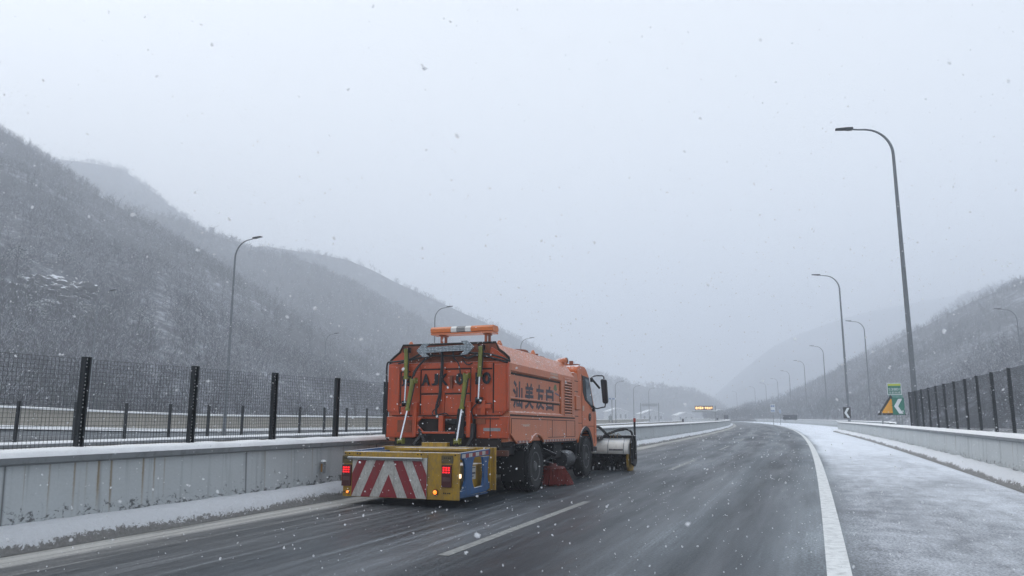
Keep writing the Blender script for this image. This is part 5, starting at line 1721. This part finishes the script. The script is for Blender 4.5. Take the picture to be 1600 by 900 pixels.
mb = MB(); mb.bx(1.0155, 1.035, Yr + .005, Yr + .045, .42, .48); mb.build('side_marker', M_white_on, cc)
mb = MB(); mb.bx(-1.09, -1.056, Yr + .002, Yr + .05, .33, .45); mb.build('side_reflector', M_amber, cc)
mb = MB()
for x in (-1.03, -.95, -.80, -.75, .30, .36, .95):
    mb.cyl((x, Yr - .010, .765), (x, Yr - .001, .765), .012, n=8)
mb.build('rivets', M_seam, cc)
mb = MB(); mb.bx(-.62, -.52, -1.82, -1.5, .60, .74); mb.bx(.52, .62, -1.82, -1.5, .60, .74); mb.bx(-.9, .9, -1.78, -1.66, .40, .80); mb.build('mounting_frame', M_black, cc)

# --- cab
XC = 1.13
cw = [(3.87 + .62 * math.cos(a), .534 + .62 * math.sin(a)) for a in [rad(165) - rad(150) * k / 14 for k in range(15)]]
prof = [(3.20, .90), (3.20, 2.55), (3.27, 2.63), (3.40, 2.665), (3.88, 2.665), (4.05, 2.61), (4.30, 2.43), (4.72, 1.80), (4.93, 1.62), (4.97, 1.45), (4.985, .80), (4.93, .74), (4.50, .74)]
prof = prof + [p for p in cw[::-1] if p[1] > .72] 
mb = MB(); mb.prism(prof, 'x', -XC, XC)
cab = part(mb, 'cab', M_or_cab, bevel=.03)
mb = MB(); mb.prism([(3.30, 2.672), (3.45, 2.73), (3.75, 2.73), (3.98, 2.672)], 'x', -.80, .80); mb.build('roof_fairing', M_or_cab, cab, bevel=.02)
for s in (-1, 1):
    a, b_ = sorted((s * (XC + .001), s * (XC + .007)))
    mb = MB(); mb.prism([(3.62, 2.44), (4.24, 2.42), (4.69, 1.68), (4.62, 1.66), (3.86, 1.86), (3.66, 2.05)], 'x', a, b_)
    dw = mb.build('door_window', M_black, cab)
    a, b_ = sorted((s * (XC + .0075), s * (XC + .011)))
    mb = MB(); mb.prism([(3.84, 2.38), (4.20, 2.365), (4.55, 1.79), (4.50, 1.745), (4.00, 1.875)], 'x', a, b_); mb.build('pane', M_glass, dw)
    a, b_ = sorted((s * (XC + .001), s * (XC + .005)))
    mb = MB()
    for y0, y1, q0, q1 in ((3.57, 3.582, 1.20, 2.46), (4.70, 4.712, .82, 1.68), (3.60, 4.70, 1.235, 1.245), (3.24, 3.57, 1.30, 1.312)): mb.bx(a, b_, y0, y1, q0, q1)
    mb.build('door_seams', M_seam, cab)
    mb = MB(); mb.lathe([(0, .10), (.014, .10), (.02, .085), (.02, 0)] if s > 0 else [(0, .10), (-.014, .10), (-.02, .085), (-.02, 0)], (s * XC, 4.28, 1.46), 'x', 20); mb.build('door_handle', M_black, cab)
    mb = MB()                                                       # mudguard over the front wheel
    rows = []
    for r_, xx in ((.62, .78), (.62, 1.15), (.70, 1.155), (.70, .78)):
        rows.append([Vector((s * xx, 3.87 + r_ * math.cos(t_), .534 + r_ * math.sin(t_))) for t_ in [rad(172) - rad(164) * k / 18 for k in range(19)]])
    rows.append(rows[0])
    mb.grid(rows); mb.bx(min(s * .80, s * 1.13), max(s * .80, s * 1.13), 4.55, 4.95, .62, .745); mb.bx(min(s * .80, s * 1.10), max(s * .80, s * 1.10), 3.12, 3.24, .50, .95)
    mb.build('mudguard', M_black, cab)
    mb = MB(); mb.bx(min(s * .62, s * 1.05), max(s * .62, s * 1.05), 4.98, 5.0, .86, 1.05); mb.build('headlight', M_glass, cab, bevel=.006)
mb = MB(); mb.add([(-1.03, 4.245 + .012, 2.475), (1.03, 4.245 + .012, 2.475), (1.06, 4.735, 1.79), (-1.06, 4.735, 1.79)], [(0, 1, 2, 3)]); mb.v = [(x, y + .02, z + .012) for x, y, z in mb.v]; mb.build('windscreen', M_glass, cab, fix=False)
mb = MB(); mb.bx(-.6, .6, 4.985, 5.005, 1.1, 1.4); mb.build('grille', M_black, cab)
mb = MB(); mb.bx(-1.0, 1.0, 3.02, 3.19, .95, 2.35); part(mb, 'cab_rear_void', M_seam)
mb = MB(); mb.cyl((.9, 3.5, 2.66), (.9, 3.5, 2.78), .05, n=10); mb.bx(.84, 1.04, 3.62, 3.74, 2.665, 2.715); mb.build('roof_marker', M_brown, cab)
# mirrors
for s in (-1, 1):
    mb = MB()
    mb.tube([(s * 1.13, 4.42, 2.42), (s * 1.15, 4.55, 2.47), (s * 1.22, 4.66, 2.50), (s * 1.36, 4.70, 2.50), (s * 1.40, 4.70, 2.47), (s * 1.41, 4.70, 2.36)], .018, 8)
    mb.tube([(s * 1.13, 4.62, 1.70), (s * 1.22, 4.70, 1.68), (s * 1.42, 4.70, 1.72), (s * 1.44, 4.70, 1.84)], .018, 8)
    mb.box((s * 1.15, 4.60, 1.67), (.06, .14, .14)); mb.box((s * 1.15, 4.45, 2.38), (.05, .10, .10)); mb.tube([(s * 1.15, 4.5, 2.40), (s * 1.30, 4.66, 2.18)], .028, 8)
    mr = mb.build('mirror', M_black, cab)
    mb = MB(); mb.prism([(s * 1.325, 2.38), (s * 1.36, 2.415), (s * 1.455, 2.40), (s * 1.475, 2.35), (s * 1.50, 1.86), (s * 1.48, 1.80), (s * 1.395, 1.80), (s * 1.37, 1.84)], 'y', 4.64, 4.76); mb.build('mirror_head', M_black, mr, bevel=.015)
    mb = MB(); mb.prism([(s * 1.345, 2.36), (s * 1.45, 2.36), (s * 1.47, 1.86), (s * 1.39, 1.86)], 'y', 4.634, 4.638); mb.build('mirror_glass', plain('mirror_glass', (.05, .06, .07), .1, .5), mr)
# stencilled patch on the cab pillar
mb = MB(); mb.bx(XC + .001, XC + .003, 3.64, 3.78, 1.60, 1.72); mb.build('worn_pale_mark', M_pale, cab)

# --- side brushes
def side_brush(s):
    c_ = Vector((s * 1.05, 1.52, 0))
    mb = MB(); mb.lathe([(.34, .26), (.38, .26), (.40, .22), (.41, .09), (.46, .08), (.46, 0)], c_, 'z', 24)
    mb2 = part(mb, 'side_brush', plain('red_brush_plate', (.12, .018, .013), .6, dirt=.4), bevel=.006)
    r = random.Random(9); mb = MB()
    for k in range(240):
        a = (k % 22) / 22 * 6.283 + r.gauss(0, .045); r0 = r.uniform(.17, .26); r1 = r0 + r.uniform(.10, .20)
        p0 = c_ + Vector((math.cos(a) * r0, math.sin(a) * r0, .37)); a2 = a + r.uniform(-.12, .12)
        p1 = c_ + Vector((math.cos(a2) * r1, math.sin(a2) * r1, .02 + r.uniform(0, .05)))
        m_ = p0.lerp(p1, .5) + Vector((0, 0, .03))
        mb.tube([p0, m_, p1], [.008, .010, .012], 4)
    mb.build('bristles', M_bristle, mb2, fix=False)
    mb = MB(); mb.tube([(s * .45, 1.5, .72), (s * .8, 1.6, .74), (s * 1.05, 1.72, .62)], .04, 8); mb.build('brush_arm', M_black, mb2)
side_brush(1); side_brush(-1)

# --- snow broom on the front
Yb, Zb = 6.40, .40
mb = MB()
mb.bx(-1.7, 1.82, Yb - .30, Yb - .20, .93, 1.01); mb.bx(-.45, -.30, 4.99, Yb - .31, .72, .84); mb.bx(.30, .45, 4.99, Yb - .31, .72, .84); mb.bx(-.6, .6, Yb - .42, Yb - .31, .70, .92)
mb.bx(.75, 1.02, 4.99, Yb - .31, .90, .99)
br = part(mb, 'snow_broom', M_black, bevel=.01)
mb = MB(); rows = []
for x in (-1.66, -.9, 0, .95, 1.44, 1.74):
    rows.append([Vector((x, Yb - .475, .53)), Vector((x, Yb - .475, .66))] + [Vector((x, Yb - .20 + .275 * math.cos(a), .67 + .25 * math.sin(a))) for a in [rad(180) - rad(90) * k / 8 for k in range(9)]] + [Vector((x, Yb + .12, .90)), Vector((x, Yb + .36, .74))])
mb.grid(rows)
cvr = mb.build('broom_cover', M_cover, br, smooth=True)
so_ = cvr.modifiers.new('thickness', 'SOLIDIFY'); so_.thickness = .012
mb = MB()
for x in (-1.66, -.55, 1.18, 1.60, 1.745):
    mb.tube([(x, Yb - .482, .535), (x, Yb - .482, .66)] + [(x, Yb - .20 + .284 * math.cos(a), .67 + .259 * math.sin(a)) for a in [rad(180) - rad(90) * k / 8 for k in range(9)]] + [(x, Yb + .12, .91)], .010, 6)
mb.build('cover_straps', M_grey, br)
mb = MB(); y_ = Yb - .482
for k in range(11): mb.bx(1.21 + k * .034, 1.21 + k * .034 + .024, y_ - .006, y_, .615, .66)
mb.build('cover_marks', M_navy, cvr)
mb = MB(); r = random.Random(4)
mb.lathe([(-1.62, 0), (-1.62, .22), (1.62, .22), (1.62, 0)], (0, Yb, Zb), 'x', 18)
for k in range(1500):
    x = r.uniform(-1.62, 1.62); a = r.uniform(0, 6.283); L = r.uniform(.36, .40)
    d = Vector((r.uniform(-.1, .1), math.cos(a), math.sin(a)))
    p1 = Vector((x, Yb, Zb)) + d * L
    if p1.z < .012: p1.z = .012
    mb.tube([Vector((x, Yb, Zb)) + d * .2, p1], [.012, .010], 3, cap=False)
mb.build('broom_roller', M_bristle_dk, br, fix=False)
mb = MB(); mb.lathe([(1.63, .10), (1.63, .36), (1.66, .38), (1.70, .38), (1.70, .10)], (0, Yb, Zb), 'x', 28)
for k in range(70):
    a = r.uniform(0, 6.283); d = Vector((0, math.cos(a), math.sin(a))); p1 = Vector((1.67, Yb, Zb)) + d * .395; p1.z = max(p1.z, .01)
    mb.tube([Vector((1.67, Yb, Zb)) + d * .3, p1], .012, 4)
mb.build('end_disc', M_bristle_y, br, fix=False)
mb = MB(); mb.prism([(Yb - .36, .28), (Yb - .36, 1.0), (Yb - .1, 1.03), (Yb + .12, .85), (Yb + .12, .30), (Yb - .1, .2)], 'x', 1.77, 1.83); mb.prism([(Yb - .30, .28), (Yb - .30, 1.0), (Yb - .1, 1.03), (Yb + .12, .85), (Yb + .12, .30)], 'x', -1.74, -1.68)
mb.build('end_plate', M_black, br)
mb = MB(); mb.cyl((1.86, Yb - .25, .40), (1.86, Yb - .25, 1.36), .028, n=10); pl_ = mb.build('marker_pole', M_black, br)
mb = MB(); mb.cyl((1.86, Yb - .25, 1.361), (1.86, Yb - .25, 1.46), .033, n=10); mb.build('red_tip', plain('red_tip', (.36, .04, .03), .5), pl_)
def bhose(pts, r):
    q = []
    P = [Vector(p) for p in pts]
    for i in range(len(P) - 1):
        p0, p1, p2, p3 = P[max(0, i-1)], P[i], P[i+1], P[min(len(P)-1, i+2)]
        for k in range(6):
            t = k / 6
            q.append(0.5 * ((2*p1) + (p2-p0)*t + (2*p0-5*p1+4*p2-p3)*t*t + (3*p1-p0-3*p2+p3)*t**3))
    q.append(P[-1]); mb = MB(); mb.tube(q, r, 8); mb.build('hose', M_hose, br, smooth=True)
bhose([(.95, 5.1, 1.20), (1.05, 5.5, 1.22), (1.12, 6.0, 1.05), (1.16, Yb - .3, 1.0)], .035)
bhose([(1.05, Yb - .28, 1.02), (1.25, Yb - .3, 1.09), (1.48, Yb - .3, 1.17), (1.66, Yb - .3, 1.17), (1.78, Yb - .3, 1.10), (1.80, Yb - .28, .98)], .028)
bhose([(1.02, Yb - .30, 1.0), (1.22, Yb - .33, 1.05), (1.40, Yb - .33, 1.12), (1.6, Yb - .33, 1.15)], .02)
mb = MB()
for x in (1.22, 1.30, 1.40): mb.tube([(x, Yb - .32, .93), (x + .03, Yb - .36, 1.06), (x + .10, Yb - .32, 1.0)], .012, 6)
mb.build('couplings', plain('dull_brass', (.20, .13, .05), .5, .3), br)

# ------------------------------------------------------------------ falling snow: thousands of small tumbled flakes
def falling_snow():
    # one clump: three ragged little plates crossing each other
    base, fc = [], []
    for ax in range(3):
        fc.append([len(base) + k for k in range(6)])
        for k in range(6):
            a, q = k * math.pi / 3 + ax * .4, 0.75 + 0.5 * random.random()
            u, w = math.cos(a) * q, math.sin(a) * q
            base.append([(u, w, .12 * u), (w, .15 * u, u), (.1 * w, u, w)][ax])
    base, fc = np.array(base, dtype=np.float32), np.array(fc, dtype=np.int32)
    n, n2 = 17000, 9000
    # a box of air round the car, the road ahead and the truck
    P = np.stack([rng.uniform(-9, 13, n), rng.uniform(1.2, 17, n), 5.2 * rng.random(n) ** 1.25], 1)
    Pf = np.stack([rng.uniform(-22, 26, n2), rng.uniform(10, 32, n2), 7.5 * rng.random(n2) ** 1.2], 1)
    P = np.concatenate([P, Pf])
    R = rng.lognormal(math.log(0.0040), 0.42, n + n2)
    R[n:] *= 1.5
    extra = 60                                                     # larger clumps drifting close by
    P2 = np.stack([rng.uniform(-2.2, 2.6, extra), rng.uniform(0.7, 3.2, extra), rng.uniform(0.6, 2.9, extra)], 1)
    R2 = rng.uniform(0.0016, 0.0036, extra)
    P, R = np.concatenate([P, P2]), np.concatenate([R, R2])
    V = base[None] * (1 + 0.55 * (rng.random((len(P), len(base), 1)) - 0.5))
    A = np.linalg.qr(rng.normal(size=(len(P), 3, 3)))[0]
    V = np.einsum('nvk,nkj->nvj', V * (0.6 + 0.7 * rng.random((len(P), 1, 3))), A)
    V = V * R[:, None, None] + P[:, None, :]
    F_ = fc[None] + (np.arange(len(P)) * len(base))[:, None, None]
    m, nn, l, b = new_mat('snowflake')
    b.inputs['Base Color'].default_value = (0.93, 0.94, 0.96, 1)
    b.inputs['Roughness'].default_value = 0.9
    b.inputs['Specular IOR Level'].default_value = 0.1
    tr = nn.new('ShaderNodeBsdfTranslucent'); tr.inputs['Color'].default_value = (0.93, 0.94, 0.96, 1)
    mx = nn.new('ShaderNodeMixShader'); mx.inputs[0].default_value = 0.6
    tp = nn.new('ShaderNodeBsdfTransparent'); m2 = nn.new('ShaderNodeMixShader'); m2.inputs[0].default_value = 0.25   # loose, airy clumps
    out = nn['Material Output']
    l.new(b.outputs[0], mx.inputs[1]); l.new(tr.outputs[0], mx.inputs[2]); l.new(mx.outputs[0], m2.inputs[1]); l.new(tp.outputs[0], m2.inputs[2]); l.new(m2.outputs[0], out.inputs['Surface'])
    o = mesh_from_numpy('falling_snow', V.reshape(-1, 3), F_.reshape(-1, 6), np.zeros(len(P) * len(fc)), [m])
    tag(o, 'snowflakes falling through the air all over the view', 'snowflakes', kind='stuff')
falling_snow()

# ------------------------------------------------------------------ the snowy air
def haze():
    m = bpy.data.materials.new('snowy_air'); m.use_nodes = True
    nt = m.node_tree; nt.nodes.clear()
    out = nt.nodes.new('ShaderNodeOutputMaterial'); v = nt.nodes.new('ShaderNodeVolumePrincipled')
    v.inputs['Color'].default_value = (0.875, 0.925, 1.0, 1)
    v.inputs['Density'].default_value = HAZE_DENSITY
    v.inputs['Anisotropy'].default_value = 0.15
    nt.links.new(v.outputs[0], out.inputs['Volume'])
    mb = MB(); mb.bx(-1700, 1700, -400, 2000, -2.7, 260)
    o = mb.build('haze', m)
    tag(o, 'pale snowy haze filling the whole valley', 'haze', kind='stuff')
haze()

# ------------------------------------------------------------------ a part that came out as several separate pieces becomes several parts
def split_parts():
    keep = ('lettering', 'bolt', 'rivet', 'seam', 'tape', 'mark', 'print', 'nuts', 'bristle', 'louvre', 'roller', 'lens')
    for o in [q for q in bpy.data.objects if q.type == 'MESH' and q.parent is not None and q.data.users == 1 and not q.children]:
        me = o.data
        nv = len(me.vertices)
        if nv > 6000 or any(k in o.name for k in keep): continue
        lab = np.arange(nv)
        ed = np.array([tuple(e.vertices) for e in me.edges])
        while True:                                                # loose islands
            m_ = np.minimum(lab[ed[:, 0]], lab[ed[:, 1]]); old = lab.copy()
            np.minimum.at(lab, ed[:, 0], m_); np.minimum.at(lab, ed[:, 1], m_)
            lab = lab[lab]
            if (old == lab).all(): break
        ids, isl = np.unique(lab, return_inverse=True)
        k = len(ids)
        if k < 2 or k > 60: continue
        co = np.array([tuple(v.co) for v in me.vertices])
        lo = np.array([co[isl == i].min(0) for i in range(k)]); hi = np.array([co[isl == i].max(0) for i in range(k)])
        size = (hi - lo).max(1)
        gap = np.maximum(0, np.maximum(lo[:, None] - hi[None], lo[None] - hi[:, None]))
        near = np.sqrt((gap ** 2).sum(2)) <= np.maximum(0.02, 0.5 * np.maximum(size[:, None], size[None]))
        grp = np.arange(k)
        for _ in range(k):
            new = np.array([grp[near[i]].min() for i in range(k)])
            if (new == grp).all(): break
            grp = new
        us = np.unique(grp)
        if len(us) < 2 or len(us) > 12: continue
        pv = grp[isl]
        for u in us[1:]:
            c = o.copy(); c.data = me.copy(); C.objects.link(c)
            bm = bmesh.new(); bm.from_mesh(c.data); bm.verts.ensure_lookup_table()
            bmesh.ops.delete(bm, geom=[v for v in bm.verts if pv[v.index] != u], context='VERTS')
            bm.to_mesh(c.data); bm.free()
        bm = bmesh.new(); bm.from_mesh(me); bm.verts.ensure_lookup_table()
        bmesh.ops.delete(bm, geom=[v for v in bm.verts if pv[v.index] != us[0]], context='VERTS')
        bm.to_mesh(me); bm.free()
split_parts()
